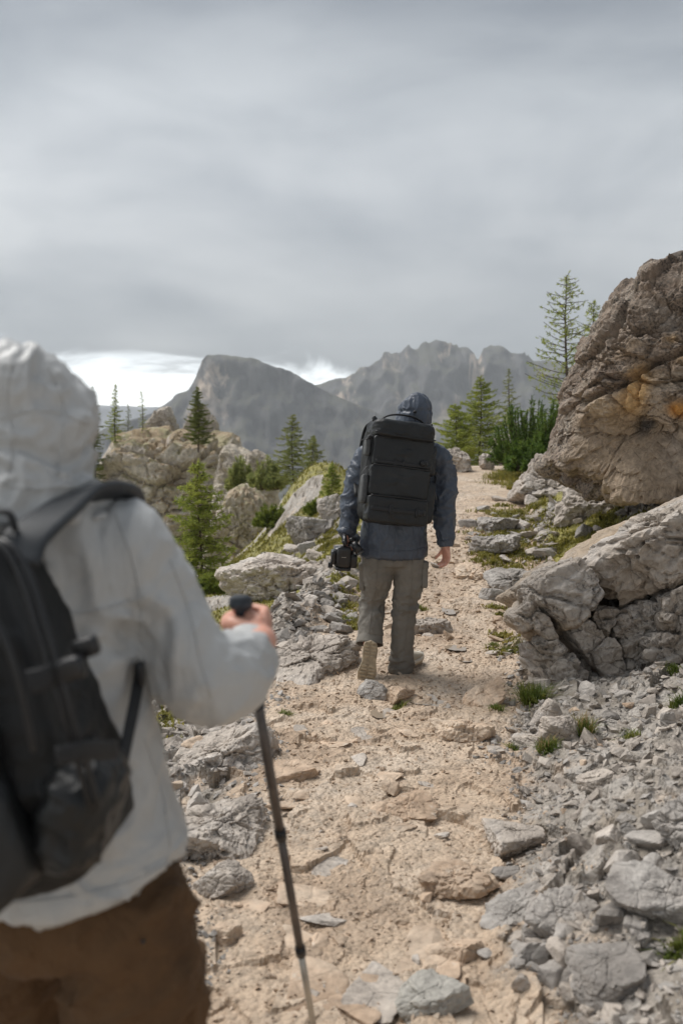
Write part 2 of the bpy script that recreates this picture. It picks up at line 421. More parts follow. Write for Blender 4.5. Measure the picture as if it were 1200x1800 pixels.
# ------------------------------------------------------------------ setting
g = link('ground', build_ground(), M['ground']); tag(g, kind='structure')

def mountain(name, pts, D, foot, seed, depth_f, depth_b, nx=420, ny=120, amp=60, mat='mount', jag=1.6, tower=0.0):
    pts = np.array(pts, float)
    X = np.array([at(p, q, D).x for p, q in pts]); Z = np.array([at(p, q, D).z for p, q in pts])
    xs = np.linspace(X[0], X[-1], nx); cz = np.interp(xs, X, Z)
    cz = cz + jag * (fbm(xy3(xs, xs * 0, 1 / 70., 3), seed, 5, .6) * 7 + (ridged(xy3(xs, xs * 0, 1 / 30., 9), seed + 2, 4, .6) - .62) * 20 * tower * sstep(xs, 20, 120) * (1 - .6 * sstep(xs, 480, 600)))
    v = np.concatenate([np.linspace(0, 1, ny), np.linspace(1, 2, ny // 4)[1:]])
    VV, XX = np.meshgrid(v, xs, indexing='ij'); CZ = np.broadcast_to(cz, VV.shape)
    yy = np.where(VV <= 1, D - depth_f * (1 - VV), D + depth_b * (VV - 1))
    fz = np.where(VV <= 1, .30 * VV + .70 * VV ** 2.6, 1 - (VV - 1))
    zz = foot + (CZ - foot) * fz
    p = np.stack([XX.ravel(), yy.ravel(), zz.ravel()], 1)
    q = p / np.array([170, 260, 330.])
    r1 = ridged(q, seed + 3, 5, .52) - .55
    r2 = ridged(p / np.array([38, 90, 75.]), seed + 5, 5) - .55
    env = np.minimum(VV.ravel() * 4, 1)
    p[:, 1] -= (r1 * amp * 2.6 + r2 * amp * .75) * env
    crest = 1 - np.exp(-((VV.ravel() - 1) / .05) ** 2)
    p[:, 2] += (r1 * amp * .5 + r2 * amp * .3) * env * crest
    n1, n2 = VV.shape
    i = np.arange(n1 - 1)[:, None] * n2; j = np.arange(n2 - 1)[None]
    Fq = np.stack([i + j, i + j + 1, i + n2 + j + 1, i + n2 + j], -1).reshape(-1, 4)
    return tag(link(name, mk_mesh(name, p, Fq, True), M[mat]), kind='structure')
mountain('mountain', [(-250, 850), (60, 790), (200, 752), (262, 728), (288, 712), (305, 697), (330, 685), (345, 660), (357, 632), (366, 622), (385, 621),
          (420, 625), (450, 633), (480, 645), (510, 656), (540, 669), (580, 690), (640, 720), (760, 780), (900, 840)], 1900, -262, 5, 620, 500, 350, 105, 42)
mountain('mountain', [(300, 800), (420, 720), (500, 690), (556, 677), (585, 668), (605, 664), (624, 658), (630, 648), (655, 643), (668, 638), (673, 622), (690, 617),
          (712, 611), (730, 609), (760, 606), (790, 610), (828, 614), (834, 630), (841, 632), (847, 614), (862, 607), (880, 613), (900, 624), (925, 633), (960, 637), (1000, 652),
          (1080, 672), (1250, 690), (1600, 720), (2100, 800)], 2500, -264, 15, 900, 600, 430, 105, 55, tower=1.0)
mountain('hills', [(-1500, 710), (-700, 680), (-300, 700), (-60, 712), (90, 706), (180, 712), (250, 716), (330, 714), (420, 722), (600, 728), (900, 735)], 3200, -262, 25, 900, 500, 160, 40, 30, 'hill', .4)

# ------------------------------------------------------------------ rocks
_ico = {}
def ico(n):
    if n not in _ico:
        bm = bmesh.new(); bmesh.ops.create_icosphere(bm, subdivisions=n, radius=1)
        V = np.array([v.co[:] for v in bm.verts]); Fc = np.array([[v.index for v in f.verts] for f in bm.faces]); bm.free()
        V /= np.linalg.norm(V, axis=1, keepdims=True); _ico[n] = (V, Fc)
    return _ico[n]
def cut_rock(planes, n, k=26):
    """star-shaped stone bounded by planes (normal, distance); softened arrises"""
    D, Fc = ico(n); acc = np.zeros(len(D))
    for nv, d in planes:
        nv = np.asarray(nv, float); nv = nv / np.linalg.norm(nv)
        acc += (np.maximum(D @ nv, 0) / d) ** k
    return D * (acc ** (-1 / k))[:, None], Fc, D
def rnd_planes(rng, n, sx=1, sy=1, sz=1, jit=.35):
    pl = []
    for i in range(n):
        v = rng.normal(size=3); v /= np.linalg.norm(v)
        d = 1 / math.sqrt((v[0] / sx) ** 2 + (v[1] / sy) ** 2 + (v[2] / sz) ** 2) if False else math.sqrt((v[0] * sx) ** 2 + (v[1] * sy) ** 2 + (v[2] * sz) ** 2)
        pl.append((v, d * (1 - jit * rng.random())))
    for a, s in ((0, sx), (1, sy), (2, sz)):
        for sg in (1, -1):
            v = np.zeros(3); v[a] = sg; v = v + rng.normal(size=3) * .15; pl.append((v, s))
    return pl
def rough_rock(V, D, s, seed, a1=.06, a2=.03, a3=.012, strata=None, crack=0.0, blk=0.0, bsz=.55):
    """displace along the radial direction; s = overall size in metres"""
    d = a1 * fbm(V * (1.6 / s), seed, 4, .55) + a2 * (ridged(V * (4.2 / s), seed + 7, 4, .55) - .6) * 1.4 + a3 * fbm(V * (16 / s), seed + 9, 4, .6)
    if strata is not None:
        ax, per, amp = strata
        ph = V @ np.asarray(ax, float) / per + .6 * fbm(V * (1.5 / s), seed + 20, 3)
        sw = ph - np.floor(ph); d = d + amp * (np.minimum(sw / .8, (1 - sw) / .2) - .5) * (.5 + .5 * fbm(V * (2.5 / s), seed + 22, 2))
    if blk:
        Wp = V + .10 * s * np.stack([fbm(V * (2 / s), seed + 40 + q, 3) for q in range(3)], 1)
        for sz_, am in ((bsz, 1.0), (bsz * .42, .5)):
            v, e = blocks3(Wp, np.array([1.25, 1.25, .75]) * s * sz_, seed + 50)
            d = d + blk * am * ((v - .5) - .55 * np.exp(-(e / .07) ** 2))
    if crack:
        cn = np.abs(fbm(V * (1.3 / s), seed + 30, 4, .5)); d = d - crack * np.exp(-(cn / .018) ** 2) 
        cn = np.abs(fbm(V * (2.6 / s), seed + 31, 4, .5)); d = d - .6 * crack * np.exp(-(cn / .02) ** 2)
    return V + D * (d * s)[:, None]
def rock_obj(name, loc, planes, n, size, seed, mat, smooth=False, k=26, parent=None, rot=None, tintf=None, **kw):
    V, Fc, D = cut_rock(planes, n, k)
    V = rough_rock(V, D, size, seed, **kw)
    me = mk_mesh(name, V, Fc, smooth)
    if tintf is not None:
        a = me.attributes.new('tint', 'FLOAT_COLOR', 'POINT'); c = tintf(V).astype(np.float32); a.data.foreach_set('color', c.ravel())
    o = link(name, me, M[mat], parent); o.location = loc
    if rot: o.rotation_euler = rot
    return o
# ---- the big overhanging boulder
def sil_planes(pts, Y, cen, depth_f, depth_b):
    """planes through the silhouette edges (image outline at distance Y), normals tilted so the body has depth"""
    W = [np.array(at(px, py, Y)) - np.array(cen) for px, py in pts]
    pl = []
    for a, b in zip(W, W[1:]):
        e = b - a; nrm = np.array([e[2], 0, -e[0]]); nrm /= np.linalg.norm(nrm)
        if nrm @ a < 0: nrm = -nrm
        pl.append((nrm, max(nrm @ a, .05)))
    return pl
YB = 9.0
bc = at(1190, 690, YB + .45)
out = [(1330, 470), (1205, 452), (1150, 456), (1098, 500), (1072, 570), (1040, 622), (1008, 672), (985, 730), (971, 775), (985, 832), (1030, 858), (1110, 888), (1180, 872), (1330, 860)]
pls = sil_planes(out, YB + .1, bc, 1, 1)
pls += [((-.35, -1, .25), .86), ((.25, -1, .45), .92), ((.1, -1, -.28), .80), ((-.8, -.8, -.2), 1.0), ((.5, -1, -.5), .88), ((0, 1, 0), 1.25), ((1, .3, 0), 1.75), ((1, -.5, .2), 1.6), ((-.6, 1, .3), 1.15),
        ((-.55, -.8, .6), 1.13), ((.6, .6, 1), 1.35), ((-.1, -1, .9), 1.12)]
V, Fc, D = cut_rock(pls, 7, 30)
def bpx(V):  # image-like coordinates of points on the boulder, only used to lay out its stains and hollows at their real places
    W = V + np.array(bc); s = YB / F
    return 600 + W[:, 0] / s, 743 - (W[:, 2] - CAM_H) / s
pxv, pyv = bpx(V)
front = sstep(-D[:, 1], -.1, .35)
def blob(cx, cy, rx, ry, ang=0):
    ca, sa = math.cos(R(ang)), math.sin(R(ang)); ddx = pxv - cx; ddy = pyv - cy
    u = (ddx * ca + ddy * sa) / rx; v = (-ddx * sa + ddy * ca) / ry
    return np.exp(-(u * u + v * v) ** 1.5) * front
wob = fbm(V * 1.7, 90, 4)
# the long crack under the dark cap and the hollow below it
crx = np.array([940, 1010, 1060, 1085, 1130, 1170, 1260]); cry = np.array([738, 720, 688, 672, 640, 626, 604])
cd = pyv + wob * 9 - np.interp(pxv, crx, cry)
dsp = -.13 * np.exp(-(cd / 5.5) ** 2) * front - .035 * sstep(cd, 0, 25) * (1 - sstep(cd, 60, 150)) * front
dsp = dsp - .30 * blob(1128, 790, 66, 55, 60) - .18 * blob(1080, 800, 35, 45, 30) - .07 * blob(1020, 770, 30, 40, 20)
dsp = dsp + .07 * blob(1050, 715, 30, 26, 0) - .05 * np.exp(-((pxv - 1077 + (pyv - 700) * .1 + wob * 8) / 3.5) ** 2) * sstep(pyv, 660, 690) * (1 - sstep(pyv, 735, 750)) * front
dsp = dsp + .05 * blob(1000, 800, 30, 26) + .045 * blob(1150, 770, 26, 60, -25)
Vb = V + D * dsp[:, None]
p1 = ridged(Vb * np.array([2.2, 2.2, 3.4]), 70, 4, .55) - .6
stp = np.floor((Vb @ np.array([.35, .1, .95]) + .12 * fbm(Vb * 1.5, 71, 3)) * 4.2) ; fr = (Vb @ np.array([.35, .1, .95]) + .12 * fbm(Vb * 1.5, 71, 3)) * 4.2 - stp
Wq = Vb + .10 * np.stack([fbm(Vb * 2, 140 + q, 3) for q in range(3)], 1)
bv, be = blocks3(Wq, (.62, .62, .42), 150); bv2, be2 = blocks3(Wq, (.24, .24, .17), 160)
bv3, be3 = blocks3(Wq + .02 * fbm(Vb * 9, 149, 2)[:, None], (.10, .10, .07), 170)
dd = .17 * (bv - .5) - .06 * np.exp(-(be / .04) ** 2) + .075 * (bv2 - .5) - .03 * np.exp(-(be2 / .05) ** 2) + .026 * (bv3 - .5) + .05 * p1 + .05 * fbm(Vb * 1.2, 72, 3) + .028 * (_h(stp.astype(np.int64), stp.astype(np.int64), stp.astype(np.int64), 5) - .5) * 2 + .03 * (ridged(Vb * 9, 73, 4, .6) - .6) + .010 * fbm(Vb * 34, 74, 3, .6)
Vb = Vb + D * dd[:, None]
me = mk_mesh('boulder', Vb, Fc, False)
tint = np.zeros((len(Vb), 4)); 
def addt(mask, col):
    mask = np.clip(mask, 0, 1)
    tint[:, :3] = tint[:, :3] * (1 - mask[:, None]) + np.array(col) * mask[:, None]; tint[:, 3] = np.maximum(tint[:, 3], mask)
tint[:, :3] = (.3, .23, .16)
lowf = sstep(cd + wob * 30, 0, 22) * front * (1 - sstep(pxv + wob * 60, 1110, 1180) * (1 - sstep(pyv, 690, 720)))
addt(lowf * .95, (.37, .28, .195))
addt(blob(1140, 775, 42, 72, -28) * (.75 + wob), (.52, .44, .37))
addt(blob(1050, 715, 34, 24) * .9, (.42, .32, .22))
addt(blob(1095, 690, 22, 52, 20) * (1.1 + wob), (.52, .33, .15))
addt(blob(1168, 722, 22, 17) * (1.2 + wob), (.58, .28, .07))
addt(blob(1130, 560, 40, 30, 30) * (.5 + wob * 2), (.30, .28, .26))
addt(blob(1180, 640, 30, 16) * (.6 + wob * 1.6), (.44, .27, .12))
addt(blob(1085, 620, 34, 14, -20) * (.5 + wob * 1.4), (.40, .26, .13))
addt(blob(1155, 600, 14, 12) * (.6 + wob), (.42, .27, .12))
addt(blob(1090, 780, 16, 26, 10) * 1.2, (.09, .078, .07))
addt(blob(1010, 700, 20, 40, 25) * .8, (.34, .29, .24))
addt(blob(1060, 580, 18, 60, 20) * (.7 + wob), (.34, .30, .26))
a_ = me.attributes.new('tint', 'FLOAT_COLOR', 'POINT'); a_.data.foreach_set('color', tint.astype(np.float32).ravel())
o = link('boulder', me, M['boulder']); o.location = bc
tag(o, 'huge brown lichen-stained boulder overhanging the slope on the right', 'boulder')
c = at(1192, 462, 9.6)
o = rock_obj('rock', c, rnd_planes(np.random.default_rng(4), 10, .13, .13, .1), 4, .2, 4, 'boulder', tintf=lambda V: np.tile([.06, .055, .05, .6], (len(V), 1)))
tag(o, 'dark knob of rock on top of the huge boulder', 'rock')

# ---- the tilted ledge below it, broken in blocks
YL = 6.3
root = empty('rock_ledge', at(1060, 1205, YL))
tag(root, 'tilted grey rock ledge with cracked blocks jutting over the right side of the trail', 'rock ledge')
def block(outl, Y, cpx, dep, seed, extra=(), n=6, mat='ledge', tc_=None, rough=1.0, tilt=.0, name='block', parent=root, k=30, strata=.05):
    cen = np.array(at(*cpx, Y + dep * .15)); pl = sil_planes(outl + [outl[0]], Y, cen, 1, 1)
    pl = [((nv[0], nv[1] - (.25 if nv[2] < 0 else -.12), nv[2]), d) for nv, d in pl]
    pl += [((0, -1, .12), dep * .55), ((.1, 1, 0), dep), ((-.3, -1, -.45), dep * .62), ((.45, -1, -.25), dep * .66)] + list(extra)
    V, Fc, D = cut_rock(pl, n, k); s = .6
    ax = np.array([-.45, .25, .85])
    V = rough_rock(V, D, s, seed, .05 * rough, .05 * rough, .018 * rough, (ax, .11, strata * rough), .05 * rough, .10 * rough, .5)
    W = V + cen - np.array(parent.location)
    me = mk_mesh(name, W, Fc, False)
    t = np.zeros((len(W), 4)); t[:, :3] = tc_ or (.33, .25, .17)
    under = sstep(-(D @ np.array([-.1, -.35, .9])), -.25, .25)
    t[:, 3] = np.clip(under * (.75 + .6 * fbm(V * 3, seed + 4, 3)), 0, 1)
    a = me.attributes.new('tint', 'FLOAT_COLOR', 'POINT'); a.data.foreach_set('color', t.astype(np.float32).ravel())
    return link(name, me, M[mat], parent)
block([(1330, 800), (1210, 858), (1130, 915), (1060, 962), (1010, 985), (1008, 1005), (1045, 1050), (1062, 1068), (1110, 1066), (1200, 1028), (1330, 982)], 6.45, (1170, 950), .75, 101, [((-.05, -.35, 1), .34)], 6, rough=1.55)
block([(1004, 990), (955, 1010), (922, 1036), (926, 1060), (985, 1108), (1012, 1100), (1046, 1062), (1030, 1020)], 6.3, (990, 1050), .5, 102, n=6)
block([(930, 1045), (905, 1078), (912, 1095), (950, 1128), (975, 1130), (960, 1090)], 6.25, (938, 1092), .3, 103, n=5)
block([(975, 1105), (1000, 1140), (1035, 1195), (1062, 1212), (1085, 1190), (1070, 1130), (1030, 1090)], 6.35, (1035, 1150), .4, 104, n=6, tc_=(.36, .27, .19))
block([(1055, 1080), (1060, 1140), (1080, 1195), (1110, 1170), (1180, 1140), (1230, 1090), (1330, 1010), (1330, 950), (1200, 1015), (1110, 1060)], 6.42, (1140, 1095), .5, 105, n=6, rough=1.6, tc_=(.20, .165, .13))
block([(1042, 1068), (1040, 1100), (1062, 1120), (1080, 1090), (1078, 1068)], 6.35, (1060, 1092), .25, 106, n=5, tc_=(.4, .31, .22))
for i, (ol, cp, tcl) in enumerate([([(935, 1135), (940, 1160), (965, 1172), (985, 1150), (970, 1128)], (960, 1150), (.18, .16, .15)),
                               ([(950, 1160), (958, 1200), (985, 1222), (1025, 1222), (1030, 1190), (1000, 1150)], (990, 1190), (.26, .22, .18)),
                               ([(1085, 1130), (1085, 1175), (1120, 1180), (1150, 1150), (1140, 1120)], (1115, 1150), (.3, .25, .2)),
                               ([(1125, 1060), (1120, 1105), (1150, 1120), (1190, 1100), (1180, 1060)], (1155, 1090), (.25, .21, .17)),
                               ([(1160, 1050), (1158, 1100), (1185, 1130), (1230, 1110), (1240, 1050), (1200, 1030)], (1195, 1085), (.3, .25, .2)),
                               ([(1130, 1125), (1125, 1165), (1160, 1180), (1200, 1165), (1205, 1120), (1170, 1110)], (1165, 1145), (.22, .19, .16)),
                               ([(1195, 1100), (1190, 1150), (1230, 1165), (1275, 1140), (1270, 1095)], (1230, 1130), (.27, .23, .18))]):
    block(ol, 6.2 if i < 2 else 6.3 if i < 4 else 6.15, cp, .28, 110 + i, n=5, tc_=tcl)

# ---- named rocks that stand on the ground: label, px, py (base centre), half size (m), material
def ground_rock(name, label, px, py, sx, sy, sz, mat, seed, rot=0, sink=.25, n=5, tilt=(0, 0), group=None, planes=12, cat='rock', jit=.4, Y=None, strata=True, k=24, tintc=None, a2=.05):
    rng = np.random.default_rng(seed)
    p = hit(px, py) if Y is None else at(px, py, Y)
    z = H(p.x, p.y) if Y is None else p.z
    s = (sx * sy * sz) ** (1 / 3)
    tf = None
    if tintc: tf = lambda V: np.concatenate([np.tile(tintc, (len(V), 1)), np.clip(.5 + fbm(V * 2 / s, seed, 3), 0, 1)[:, None]], 1)
    o = rock_obj(name, (p.x, p.y, z + sz * (1 - 2 * sink)), rnd_planes(rng, planes, sx, sy, sz, jit), n, s, seed, mat, k=k,
                 a1=.06, a2=a2 if s > .1 else .03, a3=.02 if s > .1 else .012, strata=((.2, .1, .95), max(sz * .45, .02), .035) if strata else None, crack=.03, blk=.17 if s > .1 else .12, bsz=.55 if s > .1 else .8, rot=(tilt[0], tilt[1], rot), tintf=tf)
    return tag(o, label, cat, group)
GR = ground_rock
GR('rock', 'broad pale rock ledge beside the mossy slope left of the walker', 495, 1040, .74, .55, .24, 'limestone', 201, .3, .3, 6)
GR('rock', 'smooth ribbed grey bedrock hump left of the walker\'s raised shoe', 545, 1165, .42, .36, .12, 'limestone', 202, .5, .45, 6)
GR('rock', 'pale knobbly rock at the trail edge behind the walker\'s left elbow', 585, 915, .30, .45, .42, 'limestone', 203, .2, .25, 5)
GR('rock', 'grey rock half hidden behind the left elbow, on the ridge', 540, 950, .42, .45, .28, 'grey_rock', 204, .9, .3, 5)
GR('rock', 'long weathered bedrock rib at the left trail edge beside the brown trousers', 385, 1470, .17, .34, .085, 'limestone', 205, -.25, .42, 6)
GR('rock', 'undercut bedrock block at the foot of the left bedrock rib', 392, 1565, .11, .10, .06, 'limestone', 206, .5, .35, 6)
GR('rock', 'pale sloping rock above the bedrock rib near the trekking pole', 395, 1340, .20, .32, .09, 'limestone', 207, -.5, .4, 6)
GR('rock', 'layered tan rock sticking out in the middle of the trail', 712, 1432, .155, .12, .045, 'tan_rock', 208, .35, .35, 5)
GR('stone', 'greenish grey lichened stone at the bottom edge of the photo', 748, 1772, .125, .10, .05, 'lichen_stone', 209, .2, .38, 5)
GR('slab', 'flat tilted tan slab on the trail in front of the ledge', 848, 1236, .17, .13, .045, 'tan_rock', 210, .45, .2, 5, (.15, -.18), cat='stone slab')
GR('slab', 'pale flat slab just right of the walker\'s standing leg', 745, 1105, .20, .20, .075, 'limestone', 211, .2, .3, 5, cat='stone slab')
GR('rock', 'grey stepping stone under the walker\'s shoes', 655, 1222, .12, .09, .06, 'grey_rock', 212, .1, .4, 5)
GR('rock', 'orange tan stone in front of the walker\'s standing shoe', 705, 1232, .11, .09, .05, 'tan_rock', 213, .6, .3, 5)
GR('slab', 'flat pale slab at the left edge of the trail beside the pole', 512, 1362, .13, .10, .03, 'tan_rock', 214, .4, .3, 5, cat='stone slab')
GR('rock', 'large worn tan rock face low in the centre of the trail', 810, 1290, .18, .15, .06, 'tan_rock', 215, .2, .45, 5)
GR('rock', 'rounded tan boulder block at the far end of the trail', 893, 815, .46, .4, .34, 'limestone', 216, .2, .2, 5)
GR('rock', 'small upright stone beside the block at the trail end', 853, 826, .15, .14, .17, 'limestone', 217, .2, .2, 4)
GR('rock', 'pale leaning rock behind the walker\'s right shoulder', 800, 828, .30, .3, .26, 'limestone', 218, .7, .2, 5, (0, .3))
GR('rock', 'long grey rock hump between the trail end and the boulder', 955, 872, .62, .6, .36, 'limestone', 219, -.5, .3, 6)
GR('rock', 'pale rock under the lip of the huge boulder', 1045, 895, .40, .4, .22, 'limestone', 220, .2, .3, 5)
GR('slab', 'flat grey rock slab among the moss right of the walker\'s sleeve', 868, 930, .32, .28, .10, 'grey_rock', 221, .1, .3, 5, cat='stone slab')
GR('rock', 'mossy grey rock above the right trail edge below the flat slab', 872, 970, .28, .24, .12, 'grey_rock', 222, .1, .3, 5)
GR('rock', 'low pale rock beside the walker\'s bare right hand', 825, 1012, .21, .17, .06, 'tan_rock', 223, .1, .35, 5)
GR('rock', 'grey angular rock just behind the tip of the ledge', 905, 1035, .26, .2, .12, 'grey_rock', 224, .4, .3, 5)
GR('rock', 'grey angular rock poking up from the trail edge uphill of the ledge tip', 860, 1052, .12, .1, .06, 'grey_rock', 225, .4, .3, 4)
GR('rock', 'pale block below the ledge beside the grass tuft', 985, 1300, .10, .085, .085, 'limestone', 226, .3, .25, 5)
GR('rock', 'leaning pale shard under the front of the ledge', 962, 1255, .085, .07, .08, 'limestone', 227, .3, .2, 5, (.3, .2))
GR('rock', 'grey stone half buried left of the pale block below the ledge', 930, 1305, .12, .10, .06, 'limestone', 228, .6, .35, 5)
GR('rock', 'broad worn bedrock patch at the lower right trail edge', 905, 1475, .17, .15, .035, 'limestone', 229, .3, .42, 6)
GR('rock', 'tan bedrock patch beside the trail left of the grey shards', 800, 1560, .16, .15, .055, 'tan_rock', 230, .5, .42, 5)
GR('rock', 'pale tan bedrock bump near the bottom of the trail', 795, 1680, .10, .08, .035, 'tan_rock', 231, .2, .4, 5)
GR('rock', 'long tan stone with a dark underside at the lower left of the trail', 398, 1655, .055, .04, .03, 'tan_rock', 232, .5, .25, 4)
GR('rock', 'big grey shard with a dark gap beneath it at lower right', 985, 1610, .15, .12, .045, 'grey_rock', 233, .5, .35, 6, (.25, -.2))
GR('rock', 'wide grey block at the right edge among the shards', 1165, 1590, .16, .12, .05, 'grey_rock', 234, -.3, .35, 6, (.2, .1))
GR('rock', 'dark grey block cut by the right edge above the shards', 1205, 1485, .11, .12, .09, 'grey_rock', 235, -.3, .25, 6)
GR('rock', 'split grey slab on the lower part of the shard slope', 905, 1600, .14, .11, .038, 'grey_rock', 236, .7, .38, 6, (.2, -.25))
GR('rock', 'grey plate lying near the bottom right corner', 1060, 1715, .13, .11, .035, 'grey_rock', 237, .2, .35, 6, (.2, -.3))
GR('rock', 'pale rounded stone on the gravel right of the trail', 1045, 1385, .10, .08, .04, 'limestone', 238, .2, .35, 5)

# ---- far outcrops on the left
def outcrop(label, outl, Y, cpx, dep, seed, n=6, cat='rock outcrop', moss=.6):
    cen = np.array(at(*cpx, Y + dep * .1)); pl = sil_planes(outl + [outl[0]], Y, cen, 1, 1)
    pl = [((nv[0], nv[1] - (.0 if nv[2] < 0 else .10), nv[2]), d) for nv, d in pl] + [((0, -1, .25), dep * .55), ((.3, -1, 0), dep * .6), ((-.35, -1, .1), dep * .58), ((0, 1, 0), dep)]
    V, Fc, D = cut_rock(pl, n, 22); s = dep
    V = rough_rock(V, D, s, seed, .05, .05, .022, ((.1, .1, 1), s * .22, .045), .05, .13, .42)
    me = mk_mesh('rock_outcrop', V, Fc, False)
    nz = norms_of(me)[:, 2]
    t = np.zeros((len(V), 4)); mz = sstep(nz + .5 * fbm(V * (2.2 / s), seed + 3, 4), .45, .75)
    t[:, :3] = np.where((fbm(V * (5 / s), seed + 9, 3) > 0)[:, None], (.21, .185, .04), (.24, .15, .04)); t[:, 3] = mz * moss * 1.1
    t[:, 3] = np.clip(t[:, 3], 0, .95)
    a = me.attributes.new('tint', 'FLOAT_COLOR', 'POINT'); a.data.foreach_set('color', t.astype(np.float32).ravel())
    o = link('rock_outcrop', me, M['far_rock']); o.location = cen
    return tag(o, label, cat)
outcrop('broad mossy rock outcrop with small firs on top, left of the trail', [(150, 1000), (162, 825), (178, 783), (230, 766), (330, 770), (388, 782), (405, 825), (422, 890), (436, 1000)], 45, (290, 880), 4.2, 301, 6)
outcrop('pointed crag with brown side behind the firs on the outcrop', [(235, 800), (250, 755), (272, 722), (290, 716), (302, 745), (318, 800)], 52, (275, 770), 1.6, 302, 6, moss=.05)
outcrop('grey crag standing behind the dense fir on the outcrop', [(312, 800), (318, 760), (335, 722), (352, 712), (378, 745), (380, 800)], 50, (347, 765), 1.2, 303, 6, moss=.05)
outcrop('tan rock spur sloping down right of the big outcrop', [(370, 900), (388, 800), (398, 785), (420, 800), (470, 822), (480, 900)], 41, (420, 850), 1.8, 304, 6, moss=.15)
outcrop('tan rock pillar beyond the knoll', [(425, 890), (430, 830), (436, 800), (450, 795), (475, 815), (482, 890)], 37, (453, 850), 1.0, 305, 6, moss=.1)
outcrop('low rocky shoulder under the far outcrop, left of the knoll', [(345, 1030), (370, 930), (395, 880), (425, 862), (455, 890), (476, 935), (500, 1030)], 27, (425, 960), 1.4, 306, 6, moss=.5)
# ------------------------------------------------------------------ loose stones
def hull_rock(rng, n=14, flat=.55):
    P = rng.normal(size=(n, 3)); P /= np.linalg.norm(P, axis=1, keepdims=True); P *= rng.uniform(.7, 1.0, (n, 1)); P *= np.array([1, rng.uniform(.6, .95), flat])
    bm = bmesh.new()
    for p in P: bm.verts.new(p)
    r = bmesh.ops.convex_hull(bm, input=bm.verts)
    bmesh.ops.delete(bm, geom=[v for v in bm.verts if not v.link_faces], context='VERTS')
    bmesh.ops.recalc_face_normals(bm, faces=bm.faces)
    bm.verts.index_update()
    V = np.array([v.co[:] for v in bm.verts]); Fc = np.array([[v.index for v in f.verts] for f in bm.faces]); bm.free()
    return V, Fc
rng = np.random.default_rng(7)
# shard meshes of medium stones: plane-cut with crisp arrises and a little relief
SH = []
for i in range(14):
    r2 = np.random.default_rng(500 + i)
    V, Fc, D = cut_rock(rnd_planes(r2, 9, 1, r2.uniform(.6, .95), r2.uniform(.35, .7), .5), 3 if i % 2 else 4, 45)
    V = rough_rock(V, D, 1.0, 500 + i, .05, .035, .02)
    SH.append(mk_mesh('stone', V, Fc, False))
for me in SH: me.materials.append(None)
_sh = {}
def shard(i, mat):
    if (i, mat) not in _sh:
        me = SH[i].copy(); me.materials[0] = M[mat]; _sh[(i, mat)] = me
    return _sh[(i, mat)]
N_STONE = 0
LAND = [("the lichened stone", 748, 1765), ("the flat tilted slab", 848, 1236), ("the pale flat slab", 745, 1105), ("the stepping stone", 655, 1222), ("the layered tan rock", 712, 1432),
        ("the bedrock rib", 385, 1470), ("the pole grip", 424, 1064), ("the upper pole clamp", 487, 1458), ("the lower pole clamp", 518, 1633), ("the spiky grass tuft", 1025, 1292),
        ("the bushy plant", 936, 1232), ("the dark edge block", 1195, 1485), ("the big gapped shard", 985, 1610), ("the split grey slab", 905, 1600), ("the corner plate", 1060, 1715),
        ("the wide grey block", 1165, 1590), ("the raised shoe", 645, 1180), ("the video camera", 603, 979), ("the bare right hand", 784, 975), ("the ledge tip", 905, 1080), ("the boulder lip", 1045, 870),
        ("the trail end block", 893, 815), ("the mossy flat slab", 850, 935), ("the broad pale ledge", 490, 1035), ("the ribbed bedrock hump", 545, 1165), ("the knobbly edge rock", 585, 915),
        ("the pale rounded stone", 1045, 1385), ("the worn bedrock patch", 905, 1475), ("the tan bedrock patch", 800, 1560), ("the tan bedrock bump", 795, 1680), ("the worn tan rock face", 810, 1290),
        ("the dark weeds", 1108, 1298), ("the white elbow", 400, 1270), ("the left rock above the rib", 395, 1340), ("the half hidden rock", 545, 948), ("the low pale rock", 815, 1010),
        ("the long tan stone", 398, 1655), ("the flat slab by the pole", 512, 1362), ("the edge grass tuft", 1192, 1235), ("the half buried stone", 930, 1305), ("the tip rock", 905, 1035), ("the edge weeds", 1192, 1640)]
REG = []
def name_stones():
    """a label of its own for every loose stone, from its look and the nearest thing one can find"""
    seen = {}
    for o, px, py, look in REG:
        d, nm, lx, ly = min((math.hypot(px - a, py - b), n, a, b) for n, a, b in LAND)
        ddx, ddy = px - lx, py - ly
        if d < 22: w_ = 'touching'
        else:
            w_ = ('left of' if ddx < 0 else 'right of') if abs(ddx) > 2 * abs(ddy) else ('above' if ddy < 0 else 'below') if abs(ddy) > 2 * abs(ddx) else ('up and left of' if ddx < 0 and ddy < 0 else 'up and right of' if ddy < 0 else 'down and left of' if ddx < 0 else 'down and right of')
            w_ = ('just ' if d < 55 else '' if d < 110 else 'well ') + w_
        seen.setdefault(f"{look} stone {w_} {nm}", []).append((px, o))
    for k, v in seen.items():
        v.sort(key=lambda q: q[0]); n = len(v)
        for i, (_, o) in enumerate(v):
            o['label'] = k if n == 1 else k + (', the left one' if i == 0 else ', the right one' if i == n - 1 else ', the middle one' if n == 3 else f', {["", "second", "third", "fourth", "fifth", "sixth", "seventh"][min(i, 6)]} from left')
